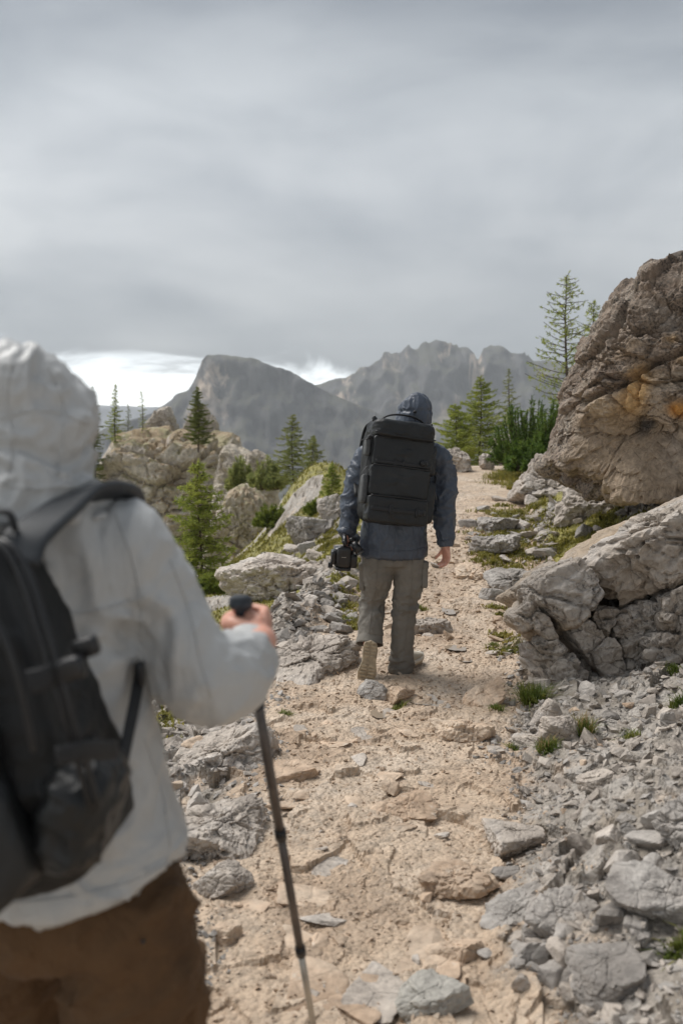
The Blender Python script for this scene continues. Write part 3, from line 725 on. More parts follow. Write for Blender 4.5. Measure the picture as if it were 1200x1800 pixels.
def stones(group, label, mats, region, count, smin, smax, seed, flat=(.8, 1.2)):
    """loose stones lying on the ground inside an image polygon (found on the terrain by casting rays)"""
    global N_STONE
    r = np.random.default_rng(seed); poly = np.array(region, float); pts = []
    lo, hi = poly.min(0), poly.max(0)
    while len(pts) < count:
        p = r.uniform(lo, hi); ins = False; j = len(poly) - 1
        for k in range(len(poly)):
            if (poly[k, 1] > p[1]) != (poly[j, 1] > p[1]) and p[0] < (poly[j, 0] - poly[k, 0]) * (p[1] - poly[k, 1]) / (poly[j, 1] - poly[k, 1]) + poly[k, 0]: ins = not ins
            j = k
        if ins: pts.append(p)
    pts = np.array(pts); hp = hits(pts[:, 0], pts[:, 1]); ok = ~np.isnan(hp[:, 0]); hp = hp[ok]; pts = pts[ok]
    z = terrain(hp[:, 0], hp[:, 1])[0]
    for (x, y, _), zz, (ppx, ppy) in zip(hp, z, pts):
        s = smin * (smax / smin) ** (r.random() ** 1.6)
        mt_ = mats[int(r.integers(len(mats)))]; me = shard(int(r.integers(14)), mt_)
        o = bpy.data.objects.new('stone', me); COL.objects.link(o)
        o.location = (x, y, zz + s * (.12 if flat[1] > .4 else .0)); o.scale = (s, s * r.uniform(.8, 1.1), s * r.uniform(*flat))
        tl_ = .28 if flat[1] > .4 else .10; o.rotation_euler = (r.normal() * tl_, r.normal() * tl_, r.uniform(0, 6.28))
        tag(o, label, 'stone', group); N_STONE += 1; q_ = (s - smin) / (smax - smin); fl_ = o.scale[2] / s / flat[1]
        REG.append((o, ppx, ppy, f"{'large' if q_ > .45 else 'small' if q_ < .12 else 'medium'} {'flat' if fl_ < .78 else 'blocky' if fl_ > .9 else 'angular'} {dict(grey_rock='grey', limestone='pale', tan_rock='tan')[mt_]}"))
stones('grey stones heaped left of the walker', 'grey angular stone in the heap along the left trail edge near the walker', ['grey_rock', 'limestone', 'grey_rock'],
       [(470, 1180), (490, 1110), (530, 1080), (560, 1040), (625, 1010), (640, 1060), (620, 1110), (540, 1140)], 58, .035, .13, 1)
stones('pale stones by the left trail edge', 'pale broken stone at the left trail edge beside the hiker in the white jacket', ['limestone', 'tan_rock', 'limestone'],
       [(280, 1200), (420, 1230), (480, 1280), (450, 1330), (350, 1420), (300, 1420), (260, 1280)], 34, .03, .10, 2)
stones('grey shards on the slope at lower right', 'grey angular shard on the rubble slope at lower right', ['grey_rock', 'grey_rock', 'limestone'],
       [(1200, 1430), (1200, 1790), (900, 1790), (840, 1690), (900, 1560), (870, 1470), (1000, 1440)], 88, .018, .075, 3)
stones('loose stones below the ledge', 'pale loose stone in the scree below the tilted ledge', ['limestone', 'grey_rock', 'tan_rock'],
       [(900, 1240), (1060, 1225), (1200, 1160), (1200, 1400), (1000, 1370), (890, 1320)], 44, .02, .07, 4)
stones('tan stones lying on the trail', 'small tan stone lying loose on the trail surface', ['tan_rock', 'tan_rock', 'limestone'],
       [(480, 1250), (740, 1190), (860, 1150), (880, 1290), (800, 1500), (780, 1790), (380, 1790), (360, 1600), (470, 1400)], 40, .012, .05, 5, (.5, .8))
stones('flat stones set in the trail', 'flat worn stone set in the trail', ['tan_rock', 'tan_rock', 'limestone'],
       [(480, 1270), (640, 1210), (760, 1190), (870, 1160), (890, 1290), (830, 1480), (800, 1790), (420, 1790), (400, 1600), (470, 1400)], 36, .04, .13, 15, (.16, .24))
stones('stones on the upper trail', 'pale stone on the upper trail beyond the walker', ['tan_rock', 'limestone', 'tan_rock'],
       [(740, 1090), (770, 980), (810, 840), (870, 840), (870, 950), (900, 1120), (860, 1160), (760, 1160)], 20, .03, .09, 6, (.4, .6))
stones('grey rocks in the moss on the right bank', 'grey rock among yellow moss on the bank right of the trail', ['grey_rock', 'limestone'],
       [(800, 960), (850, 880), (960, 870), (1090, 880), (1080, 930), (990, 985), (920, 1020), (850, 1020)], 30, .06, .2, 8, (.6, .9))
stones('pale rocks on the left bank', 'pale rock on the mossy left bank behind the pole grip', ['limestone', 'grey_rock'],
       [(400, 960), (520, 890), (600, 900), (610, 980), (500, 1000), (380, 1030)], 24, .08, .24, 9, (.6, .9))

name_stones()
def scatter(name, kind, mat, n, rfun, seed, smin, smax, keep, hulls, lift=.15, pw=2.0):
    r = np.random.default_rng(seed)
    rad, ang = rfun(r, n); x = rad * np.sin(ang); y = rad * np.cos(ang)
    k = keep(x, y); x, y = x[k], y[k]; z, _ = terrain(x, y); n = len(x)
    s = smin * (smax / smin) ** (r.random(n) ** pw)
    s = s * np.clip(np.hypot(x, y) / 4.0, .85, 3.0)
    Vs, Fs, off = [], [], 0
    which = r.integers(0, len(hulls), n)
    for h, (hv, hf) in enumerate(hulls):
        idx = np.where(which == h)[0]; m = len(idx)
        if not m: continue
        a = r.uniform(0, 6.28, m); tl = r.normal(0, .35, (m, 2))
        ca, sa = np.cos(a)[:, None], np.sin(a)[:, None]
        X = hv[None, :, 0] * ca - hv[None, :, 1] * sa; Y = hv[None, :, 0] * sa + hv[None, :, 1] * ca
        Zz = hv[None, :, 2] + X * tl[:, :1] + Y * tl[:, 1:]
        ss = s[idx][:, None]
        P = np.stack([X * ss + x[idx][:, None], Y * ss + y[idx][:, None], Zz * ss + z[idx][:, None] + ss * lift], -1)
        nv = hv.shape[0]
        Fs.append((hf[None] + (np.arange(m) * nv)[:, None, None]).reshape(-1, 3) + off); Vs.append(P.reshape(-1, 3)); off += m * nv
    return tag(link(name, mk_mesh(name, np.vstack(Vs), np.vstack(Fs)), M[mat]), kind=kind)
HU = [hull_rock(np.random.default_rng(800 + i), 9 + i % 3, .35 + .07 * (i % 5)) for i in range(16)]
def u_of(x, y): return x - np.interp(y, PY, PX), np.interp(y, WY, WW)
def near_r(r, n): return 2.0 + (11.0) * r.random(n) ** 1.7, r.uniform(R(-20), R(21), n)
wobl = lambda x, y: .32 * fbm(xy3(x, y, 2.4), 170, 4)
scatter('gravel', 'stuff', 'tan_rock', 26000, near_r, 31, .004, .018, lambda x, y: np.abs(u_of(x, y)[0]) + wobl(x, y) < u_of(x, y)[1] + .15, HU)
scatter('gravel', 'stuff', 'grey_rock', 26000, near_r, 32, .005, .030, lambda x, y: (np.abs(u_of(x, y)[0]) + wobl(x, y) > u_of(x, y)[1] - .08) & (terrain(x, y)[1][:, 1] < .6), HU)
scatter('rubble', 'stuff', 'limestone', 6500, near_r, 33, .02, .06, lambda x, y: (np.abs(u_of(x, y)[0]) + wobl(x, y) > u_of(x, y)[1] + .05) & (terrain(x, y)[1][:, 1] < .6), HU, .1)

# ------------------------------------------------------------------ puddles
def puddle(px, py, rx, ry, seed, label):
    p = hit(px, py); n = 28; r = np.random.default_rng(seed); a = np.linspace(0, 2 * math.pi, n, endpoint=False)
    rad = 1 + .35 * fbm(np.stack([np.cos(a) * 1.2, np.sin(a) * 1.2, a * 0 + seed], 1), seed, 3)
    x = p.x + rx * rad * np.cos(a); y = p.y + ry * rad * np.sin(a)
    z = float(np.quantile(terrain(x, y)[0], .62))
    V = np.vstack([np.stack([x, y, np.full(n, z)], 1), [[p.x, p.y, z]]])
    Fc = [(i, (i + 1) % n, n) for i in range(n)]
    o = link('puddle', mk_mesh('puddle', V, Fc), M['water']); tag(o, label, 'puddle')
puddle(745, 1232, .085, .13, 1, 'small muddy puddle on the trail beside the tan stone in front of the shoe')
puddle(775, 1240, .06, .10, 2, 'muddy puddle right of the standing shoe, between tan stones')
puddle(668, 1255, .06, .09, 3, 'shallow puddle below the stepping stone')
puddle(800, 1140, .07, .12, 4, 'shiny shallow puddle right of the pale flat slab')
puddle(790, 1075, .07, .22, 5, 'long wet patch in the middle of the trail right of the walker\'s knees')
puddle(815, 1160, .05, .09, 6, 'small puddle at the right of the trail level with the shoes')

# ------------------------------------------------------------------ vegetation
def tube_arr(P, rad, ns=5):
    P = np.asarray(P, float); n = len(P); T = np.gradient(P, axis=0); T /= np.linalg.norm(T, axis=1, keepdims=True) + 1e-9
    ref = np.array([0, 0, 1.]) if abs(T[0][2]) < .9 else np.array([1., 0, 0])
    A = np.cross(T, ref); A /= np.linalg.norm(A, axis=1, keepdims=True) + 1e-9; B = np.cross(T, A)
    a = np.linspace(0, 2 * math.pi, ns, endpoint=False)
    V = P[:, None] + np.asarray(rad)[:, None, None] * (np.cos(a)[None, :, None] * A[:, None] + np.sin(a)[None, :, None] * B[:, None])
    i = np.arange(n - 1)[:, None] * ns; j = np.arange(ns)[None]; j2 = (j + 1) % ns
    Fq = np.stack([i + j, i + j2, i + ns + j2, i + ns + j], -1).reshape(-1, 4)
    return V.reshape(-1, 3), Fq
def tufts(r, C, dirs, size, per=3, width=.16):
    """needle tufts: thin blades around each point"""
    n = len(C); C = np.repeat(C, per, 0); d = np.repeat(dirs, per, 0) + r.normal(0, .75, (n * per, 3)); d /= np.linalg.norm(d, axis=1, keepdims=True)
    s = np.repeat(np.broadcast_to(size, (n,)), per) * r.uniform(.6, 1.2, n * per)
    sd = np.cross(d, r.normal(size=(n * per, 3))); sd /= np.linalg.norm(sd, axis=1, keepdims=True)
    a = C - sd * (s * width)[:, None]; b = C + sd * (s * width)[:, None]; t = C + d * s[:, None]; m = C + d * (s * .55)[:, None] + sd * (s * width * .9)[:, None]
    V = np.stack([a, b, t], 1).reshape(-1, 3); Fc = np.arange(len(V)).reshape(-1, 3)
    return V, Fc
def tree(label, px, py_base, py_top, Y, width_px, mat, seed, nb=90, dens=1.0, droop=.35, base_free=.06, tuft=None, group=None, cat='tree', name='larch_tree', power=.8, lean=0, up=.25):
    r = np.random.default_rng(seed)
    b = at(px, py_base, Y); tp = at(px, py_top, Y); h = tp.z - b.z; Rr = width_px * .5 * Y / F
    gz = float(terrain(np.array([b.x]), np.array([b.y]), False)[0]); gz = min(gz, b.z) if b.z - gz < h * 1.2 else b.z - .2
    root = empty(name, (b.x, b.y, min(gz, b.z)))
    tag(root, label, cat, group); bz = b.z - root.location.z
    hs = np.linspace(0, 1, 9); bend = np.stack([lean * h * hs ** 2 + .012 * h * np.sin(hs * 5 + seed), .012 * h * np.cos(hs * 4 + seed), bz + hs * h], 1)
    tr = .011 * h * (1 - hs) + .002 * h
    P = np.vstack([[bend[0][0], bend[0][1], -.1], bend]); rad = np.concatenate([[tr[0] * 1.15], tr])
    V, Fq = tube_arr(P, rad, 6); link('trunk', mk_mesh('trunk', V, Fq, True), M['bark'], root)
    tuft = tuft or max(.021 * h, .045)
    Vs, Fs, off = [], [], 0; TC, TD = [], []
    for k in range(nb):
        f = base_free + (1 - base_free) * ((k + r.random()) / nb); a = k * 2.4 + r.normal() * .5
        L = Rr * min(1.0, 1.22 * max(1 - f, .02) ** power) * r.uniform(.5, 1.18) * (.6 + .4 * min(1, (f - base_free) / .14 + .3)) + .012 * h
        c = np.array([np.interp(f, hs, bend[:, 0]), np.interp(f, hs, bend[:, 1]), bz + f * h])
        t = np.linspace(0, 1, 6); dr = np.array([math.cos(a), math.sin(a)])
        zz = up * t - droop * t ** 1.3 + .55 * droop * t ** 3 + r.normal() * .16 * t
        Pb = np.stack([c[0] + dr[0] * L * t, c[1] + dr[1] * L * t, c[2] + zz * L], 1) + r.normal(0, .015, (6, 3)) * L
        V, Fq = tube_arr(Pb, np.linspace(.0026 * h + .002, .0010 * h + .001, 6), 3); Vs.append(V); Fs.append(np.vstack([Fq[:, [0, 1, 2]], Fq[:, [0, 2, 3]]]) + off); off += len(V)
        asy = .75 + .5 * vn(np.array([[f * 4.0, a, seed * 3.1]]), 5)[0]; L *= max(asy, .3)
        m = max(3, int(dens * L / tuft * 4.6)); tt = r.uniform(.12, 1.0, m); base = np.stack([np.interp(tt, t, Pb[:, i]) for i in range(3)], 1)
        lat = np.array([-dr[1], dr[0], 0]); side = r.normal(0, 1, m) * L * .20 * (1.2 - tt)
        base += lat[None] * side[:, None]; base[:, 2] -= np.abs(side) * .25 + r.random(m) * tuft * .5
        d = np.tile([dr[0] * .6, dr[1] * .6, .25], (m, 1)) + lat[None] * np.sign(side)[:, None] * .5
        TC.append(base); TD.append(d)
    f = r.uniform(.9, 1.0, 14); TC.append(np.stack([np.interp(f, hs, bend[:, 0]), np.interp(f, hs, bend[:, 1]), bz + f * h], 1)); TD.append(np.tile([0, 0, 1.], (14, 1)))
    V, Fc = tufts(r, np.vstack(TC), np.vstack(TD), tuft, 3); nb_f = sum(len(q) for q in Fs); Vs.append(V); Fs.append(Fc + off)
    me = mk_mesh('crown', np.vstack(Vs), np.vstack(Fs)); me.materials.append(M[mat]); me.materials.append(M['bark'])
    mi = np.zeros(len(me.polygons), np.int32); mi[:nb_f] = 1
    if len(mi) == len(np.vstack(Fs)): me.polygons.foreach_set('material_index', mi)
    link('crown', me, None, root)
    return root
G1 = 'young conifers on the far outcrop'
tree('thin larch on the far outcrop partly behind the white hood', 165, 790, 680, 44, 40, 'spruce', 1, 80, 1.6, group=G1)
tree('dark dead-skirted fir low beside the white hood', 168, 850, 740, 43.5, 54, 'spruce', 2, 90, 2.4, group=G1, name='fir_tree')
tree('tall slim fir, second of the row on the outcrop\'s left', 204, 788, 675, 46, 36, 'larch', 3, 85, 1.6, group=G1, name='fir_tree')
tree('small hazy fir between two slim ones on the outcrop', 226, 788, 710, 52, 26, 'spruce', 4, 60, group=G1, name='fir_tree')
tree('slim sparse larch in front of the pointed crag', 251, 782, 688, 47, 27, 'larch', 5, 60, .8, group=G1)
tree('dense dark green fir standing on top of the outcrop', 349, 783, 680, 42.5, 52, 'spruce', 6, 130, 3.4, .3, .03, group=G1, name='fir_tree', power=.7)
tree('feathery bright green larch below the outcrop beside the white sleeve', 353, 1045, 812, 15.5, 128, 'larch', 7, 130, 1.5, .35, .08, tuft=.075, power=.6)
tree('tall drooping larch, left one of the pair on the knoll', 515, 868, 728, 26, 96, 'larch_pale', 8, 100, 1.9, .35, .14, power=.75)
tree('shorter larch, right one of the pair on the knoll', 549, 880, 766, 25, 72, 'larch_pale', 9, 95, 2.0, .35, .08, power=.6)
tree('small bushy larch just left of the walker\'s arm', 583, 905, 815, 20, 50, 'larch', 10, 80, 2.2, power=.6)
tree('bushy green larch above the trail end', 842, 838, 662, 24, 150, 'larch', 11, 140, 1.9, .25, .02, power=.75)
tree('low spreading larch beside the walker\'s right shoulder', 800, 832, 712, 22, 96, 'larch', 12, 110, 2.0, .15, .0, power=.5)
tree('pale hazy larch behind the bushy one over the trail end', 893, 800, 648, 36, 64, 'larch_pale', 13, 85, .8, .3, .05)
tree('tall sparse larch against the sky left of the huge boulder', 995, 800, 484, 22, 150, 'larch', 14, 105, .5, .30, .14, tuft=.075, lean=-.02, power=.55, up=.45)
tree('thin second larch half behind the huge boulder', 1036, 790, 528, 25, 115, 'larch', 15, 85, .6, .30, .14, tuft=.085, power=.55, up=.45)

def pine_shrub(label, px, py, Y, rx, h, seed, mat='pine', shoots=90, name='dwarf_pine', cat='shrub', group=None, nl=.055):
    r = np.random.default_rng(seed); b = hit(px, py) if Y < 30 else at(px, py, Y); b = b if abs(b.y - Y) < 4 else at(px, py, Y); k_ = b.y / Y; rx *= k_; h *= k_; nl *= k_
    root = empty(name, (b.x, b.y, b.z - .02)); tag(root, label, cat, group); bz = .02
    Vs, Fs, off = [], [], 0; TC, TD = [], []
    for k in range(shoots):
        a = r.uniform(0, 6.28); q = math.sqrt(r.random()); e = np.array([math.cos(a) * q * rx, math.sin(a) * q * rx * .7, bz + h * (1 - .7 * q ** 2) * r.uniform(.06, 1.0)])
        s = np.array([e[0] * .5, e[1] * .5, 0.0]); t = np.linspace(0, 1, 6)[:, None]
        P = s + (e - s) * t; P[:, 2] = s[2] + (e[2] - s[2]) * (t[:, 0] ** 1.15); P[:, :2] = s[:2] + (e[:2] - s[:2]) * (t ** .9)
        V, Fq = tube_arr(P, np.linspace(.014, .005, 6), 3); Vs.append(V); Fs.append(np.vstack([Fq[:, [0, 1, 2]], Fq[:, [0, 2, 3]]]) + off); off += len(V)
        m = 46; tt = r.uniform(.35, 1.0, m) ** .7; TC.append(np.stack([np.interp(tt, t[:, 0], P[:, i]) for i in range(3)], 1)); TD.append(np.tile((P[-1] - P[-2]) / np.linalg.norm(P[-1] - P[-2]) * .8, (m, 1)))
    V, Fc = tufts(r, np.vstack(TC), np.vstack(TD), nl * 1.5, 2, .13); nbf = sum(len(q) for q in Fs)
    me = mk_mesh('foliage', V, Fc); link('foliage', me, M[mat], root)
    link('stem', mk_mesh('stem', np.vstack(Vs), np.vstack(Fs)), M['bark'], root)
    return root
pine_shrub('dark green dwarf pine, largest of the clump left of the huge boulder', 922, 815, 19, .72, 1.40, 1, shoots=210, group='dwarf pines by the boulder')
pine_shrub('dwarf pine squeezed against the huge boulder', 968, 805, 17, .45, 1.0, 2, shoots=130, group='dwarf pines by the boulder')
pine_shrub('low dwarf pine spilling over the bank below the others', 935, 826, 16, .50, .50, 3, shoots=90, group='dwarf pines by the boulder')
pine_shrub('rounded green bush in the dip between the outcrop and the knoll', 478, 925, 20.5, .40, .50, 4, 'shrub', 120, 'bush')
pine_shrub('pale green bush in front of the tan rock pillar', 470, 860, 33, .75, 1.1, 5, 'larch_pale', 90, 'bush', nl=.11)
pine_shrub('pale green bush left of the tan rock pillar', 424, 862, 35, .55, 1.3, 6, 'larch_pale', 90, 'bush', nl=.11)
pine_shrub('dark low bush at the foot of the feathery larch', 372, 1040, 14, .30, .24, 7, 'shrub', 90, 'bush')
pine_shrub('green bush low on the slope right of the knoll', 560, 905, 17, .26, .28, 8, 'shrub', 70, 'bush')

def blades(r, C, h, spread, width, seg=2):
    n = len(C); a = r.uniform(0, 6.28, n); lean = np.abs(r.normal(0, spread, n)); d = np.stack([np.cos(a), np.sin(a)], 1)
    hh = h * r.uniform(.5, 1.1, n); sd = np.stack([-d[:, 1], d[:, 0], 0 * a], 1) * (width * r.uniform(.6, 1.2, n))[:, None]
    p1 = C + np.stack([d[:, 0] * lean * hh * .45, d[:, 1] * lean * hh * .45, hh * .6], 1)
    p2 = C + np.stack([d[:, 0] * lean * hh * 1.2, d[:, 1] * lean * hh * 1.2, hh * (1 - .25 * lean)], 1)
    V = np.stack([C - sd, C + sd, p1 + sd * .7, p1 - sd * .7, p2], 1).reshape(-1, 3); i = np.arange(n)[:, None] * 5
    Fc = np.concatenate([i + [0, 1, 2], i + [0, 2, 3], i + [3, 2, 4]], 0)
    return V, Fc
def tuft(label, px, py, rad, h, n, seed, mat='grass', spread=.6, group='grass tufts along the trail', dry=0):
    r = np.random.default_rng(seed); p = hit(px, py); a = r.uniform(0, 6.28, n); q = rad * np.sqrt(r.random(n)) * r.uniform(.6, 1, n)
    x = p.x + q * np.cos(a); y = p.y + q * np.sin(a); z = terrain(x, y)[0]; z0 = H(p.x, p.y)
    V, Fc = blades(r, np.stack([x - p.x, y - p.y, np.clip(z, z0 - .05, z0 + .06) - z0 - .01], 1), h, spread, .0035)
    me = mk_mesh('grass_tuft', V, Fc); o = link('grass_tuft', me, M[mat]); o.location = (p.x, p.y, z0); tag(o, label, 'grass tuft', group)
    if dry:
        V, Fc = blades(r, np.stack([x - p.x, y - p.y, z * 0], 1)[:dry], h * 1.25, spread * .8, .0025)
        link('dry_stalk', mk_mesh('dry_stalk', V, Fc), M['dry'], o)
tuft('bushy green plant against the foot of the ledge', 936, 1232, .085, .15, 420, 1, 'grass', .8)
tuft('spiky yellow green grass tuft with dry stalks below the ledge', 1025, 1292, .055, .125, 260, 2, 'grass', .5, dry=70)
tuft('grass tuft at the trail edge below the pale half buried stone', 962, 1325, .06, .07, 200, 3, 'grass', .7, dry=20)
tuft('low dark green weeds right of the spiky tuft', 1108, 1298, .06, .05, 200, 4, 'grass', 1.0)
tuft('short grass patch beside the trail between slab and tuft', 905, 1312, .04, .045, 140, 5, 'grass', .8)
tuft('grass growing against the flat tilted slab', 872, 1250, .05, .05, 150, 6, 'grass', .8)
tuft('green grass patch by the tip of the ledge', 905, 1142, .11, .05, 360, 7, 'grass', .8)
tuft('grass patch on the trail side further uphill of the ledge tip', 868, 1138, .06, .04, 150, 8, 'grass', .8)
tuft('small green tuft on the trail in front of the standing shoe', 700, 1240, .05, .045, 120, 9, 'grass', .8)
tuft('grass tuft at the right photo edge above the dark rocks', 1192, 1235, .05, .07, 160, 10, 'grass', .7)
tuft('grass tuft near the right edge under the ledge', 1180, 1190, .05, .06, 140, 11, 'grass', .7)
tuft('green weeds at the right edge among the shards', 1192, 1640, .05, .05, 200, 12, 'grass', .9)
tuft('tiny tuft between stones left of the trail', 502, 1255, .05, .035, 90, 13, 'grass', .9)
tuft('grass growing in the undercut bedrock at lower left', 408, 1540, .03, .03, 90, 14, 'grass', .9)
tuft('tuft among the heaped stones left of the walker\'s knee', 612, 1092, .07, .06, 140, 15, 'grass', .8)
tuft('small tuft on the trail behind the standing leg', 742, 1075, .06, .05, 120, 16, 'grass', .8)
tuft('grass along the left edge between the walker and the ledge rock', 625, 1020, .14, .07, 300, 17, 'moss', .8)
tuft('mossy grass beside the pale stones near the white sleeve', 292, 1262, .12, .05, 420, 18, 'moss', .9)
tuft('grass tuft on the bank above the trail end', 880, 842, .34, .16, 500, 19, 'moss', .7)

# ground cover on the mossy banks
def cover(name, n, seed, mat, h, width, lo, box, rr_):
    r = np.random.default_rng(seed); rad = rr_[0] + (rr_[1] - rr_[0]) * r.random(n) ** 1.8; ang = r.uniform(R(box[0]), R(box[1]), n)
    x = rad * np.sin(ang); y = rad * np.cos(ang); z, m = terrain(x, y); clump = fbm(xy3(x, y, 2.6), 133, 3)
    k = (m[:, 1] + .6 * clump > lo); x, y, z, rad = x[k], y[k], z[k], rad[k]
    sc = np.clip(rad / 9, .7, 2.2)
    V, Fc = blades(r, np.stack([x, y, z - .01], 1), h * sc, .8, width * sc)
    tag(link(name, mk_mesh(name, V, Fc), M[mat]), kind='stuff')
cover('grass', 80000, 1, 'moss', .045, .008, .55, (-21, 21), (6.5, 26))
def moss_patches(region, n, per, seed, rad, h):
    r = np.random.default_rng(seed); poly = np.array(region, float); lo, hi = poly.min(0), poly.max(0); pts = []
    while len(pts) < n:
        p = r.uniform(lo, hi); ins = False; j = len(poly) - 1
        for k in range(len(poly)):
            if (poly[k, 1] > p[1]) != (poly[j, 1] > p[1]) and p[0] < (poly[j, 0] - poly[k, 0]) * (p[1] - poly[k, 1]) / (poly[j, 1] - poly[k, 1]) + poly[k, 0]: ins = not ins
            j = k
        if ins: pts.append(p)
    pts = np.array(pts); hp = hits(pts[:, 0], pts[:, 1]); hp = hp[~np.isnan(hp[:, 0])]; m = len(hp)
    R_ = rad * r.uniform(.4, 1.3, m); a = r.uniform(0, 6.28, (m, per)); q = np.sqrt(r.random((m, per))) * R_[:, None] * (1 + .35 * np.sin(3 * a + r.uniform(0, 6, (m, 1))))
    x = (hp[:, :1] + q * np.cos(a)).ravel(); y = (hp[:, 1:2] + q * np.sin(a)).ravel(); z = terrain(x, y)[0]
    return blades(r, np.stack([x, y, z - .005], 1), h, .8, .009)
P_ = [moss_patches(*a) for a in (([(850, 905), (900, 880), (960, 895), (1095, 885), (1050, 935), (930, 990), (865, 1010), (835, 965)], 80, 150, 61, .20, .055),
      ([(385, 1010), (450, 955), (540, 895), (600, 905), (622, 965), (560, 1012), (440, 1030)], 80, 150, 62, .24, .065), ([(872, 850), (895, 825), (950, 815), (955, 850), (900, 866)], 24, 150, 63, .26, .09),
      ([(850, 1010), (905, 1000), (915, 1150), (855, 1150)], 14, 80, 64, .07, .04), ([(260, 1200), (330, 1230), (340, 1320), (270, 1300)], 14, 90, 65, .08, .05), ([(600, 980), (640, 990), (650, 1120), (600, 1110)], 12, 90, 66, .10, .05))]
off_, Vs, Fs = 0, [], []
for V, Fc in P_: Vs.append(V); Fs.append(Fc + off_); off_ += len(V)
tag(link('moss', mk_mesh('moss', np.vstack(Vs), np.vstack(Fs)), M['moss']), kind='stuff')
# haze
lo_, hi_ = (-2600, -400, -268), (2600, 3900, 330)
bm = bmesh.new(); bmesh.ops.create_cube(bm, size=1); me = bpy.data.meshes.new('haze'); bm.to_mesh(me); bm.free()
hz = link('haze', me); hz.location = [(a + b) / 2 for a, b in zip(lo_, hi_)]; hz.scale = [b - a for a, b in zip(lo_, hi_)]
hm, t = new_mat('air')
t.n('ShaderNodeOutputMaterial', {'Volume': t.n('ShaderNodeVolumePrincipled', {'Color': (.88, .92, .96), 'Density': 2.2e-4, 'Anisotropy': .2})})
me.materials.append(hm); hz.display_type = 'WIRE'; tag(hz, kind='stuff')
# ------------------------------------------------------------------ people: solids, cloth, hands
def cat_rom(P, n):
    P = np.asarray(P, float); m = len(P); Q = np.vstack([2 * P[0] - P[1], P, 2 * P[-1] - P[-2]]); out = []
    for t in np.linspace(0, m - 1, n):
        i = min(int(t), m - 2); f = t - i; a, b, c, d = Q[i:i + 4]
        out.append(.5 * ((2 * b) + (c - a) * f + (2 * a - 5 * b + 4 * c - d) * f * f + (3 * b - a - 3 * c + d) * f ** 3))
    return np.array(out)
def solid(P, Rd, side=(1, 0, 0), n=None, ns=20, dome=.5, sq=1.0):
    """closed tube through P with elliptical rings; Rd = radius or (along side, across)"""
    P = np.asarray([tuple(p) for p in P], float); Rd = np.array([(r, r) if np.isscalar(r) else r for r in Rd], float)
    n = n or max(6, len(P) * 4); X = cat_rom(np.hstack([P, Rd]), n); P, Rd = X[:, :3], np.maximum(X[:, 3:], .0005)
    T = np.gradient(P, axis=0); T /= np.linalg.norm(T, axis=1, keepdims=True)
    s = np.asarray(side, float)[None] - (T @ np.asarray(side, float))[:, None] * T; s /= np.linalg.norm(s, axis=1, keepdims=True); b = np.cross(T, s)
    a = np.linspace(0, 2 * math.pi, ns, endpoint=False); ca, sa = np.cos(a), np.sin(a)
    if sq != 1: ca, sa = np.sign(ca) * np.abs(ca) ** sq, np.sign(sa) * np.abs(sa) ** sq
    V = P[:, None] + Rd[:, 0, None, None] * ca[None, :, None] * s[:, None] + Rd[:, 1, None, None] * sa[None, :, None] * b[:, None]
    V = V.reshape(-1, 3); c0 = P[0] - T[0] * Rd[0].mean() * dome; c1 = P[-1] + T[-1] * Rd[-1].mean() * dome
    Fc = [(i * ns + j, i * ns + (j + 1) % ns, (i + 1) * ns + (j + 1) % ns, (i + 1) * ns + j) for i in range(n - 1) for j in range(ns)]
    k = len(V); V = np.vstack([V, [c0, c1]])
    Fc += [((j + 1) % ns, j, k) for j in range(ns)] + [((n - 1) * ns + j, (n - 1) * ns + (j + 1) % ns, k + 1) for j in range(ns)]
    return V, Fc
def ball(c, r):
    V, Fc = ico(3); return V * np.asarray(r) + np.asarray(tuple(c)), [tuple(f) for f in Fc]
def join(parts):
    Vs, Fs, off = [], [], 0
    for V, Fc in parts:
        Vs.append(np.asarray(V)); Fs += [tuple(int(i) + off for i in f) for f in Fc]; off += len(V)
    return np.vstack(Vs), Fs
def remesh(name, parts, voxel, smooth=6, decim=None):
    V, Fc = join(parts); me = mk_mesh('tmp', V, Fc); o = bpy.data.objects.new('tmp', me); COL.objects.link(o)
    m = o.modifiers.new('r', 'REMESH'); m.mode = 'VOXEL'; m.voxel_size = voxel; m.adaptivity = 0
    if smooth: s = o.modifiers.new('s', 'SMOOTH'); s.factor = .5; s.iterations = smooth
    if decim: d = o.modifiers.new('d', 'DECIMATE'); d.ratio = decim
    dg = bpy.context.evaluated_depsgraph_get(); ev = o.evaluated_get(dg)
    out = bpy.data.meshes.new_from_object(ev); out.name = name
    bpy.data.objects.remove(o); bpy.data.meshes.remove(me)
    out.materials.clear(); out.polygons.foreach_set('use_smooth', np.ones(len(out.polygons), bool))
    return out
def displace(me, fn):
    V, N = verts_of(me), norms_of(me); put_verts(me, V + N * fn(V, N)[:, None]); return me
def pleat(p, s):
    """sharp cloth ridges with soft valleys"""
    a = 1 - np.abs(vn(p, s)); b = 1 - np.abs(vn(np.asarray(p) * 1.9 + 3.7, s + 5))
    return (a ** 3.5 + .5 * b ** 3.5) - .45
def crease(p, s, o=3): return (ridged(p, s, o, .5) - .62) * 2.2
def part(name, me, mat, root, off):
    """world-space mesh -> child of a thing whose empty stands at `off`"""
    V = verts_of(me) - np.array(off); put_verts(me, V); return link(name, me, mat, root)
def pmesh(name, parts, smooth=True):
    V, Fc = join(parts); return mk_mesh(name, V, Fc, smooth)
from mathutils.bvhtree import BVHTree
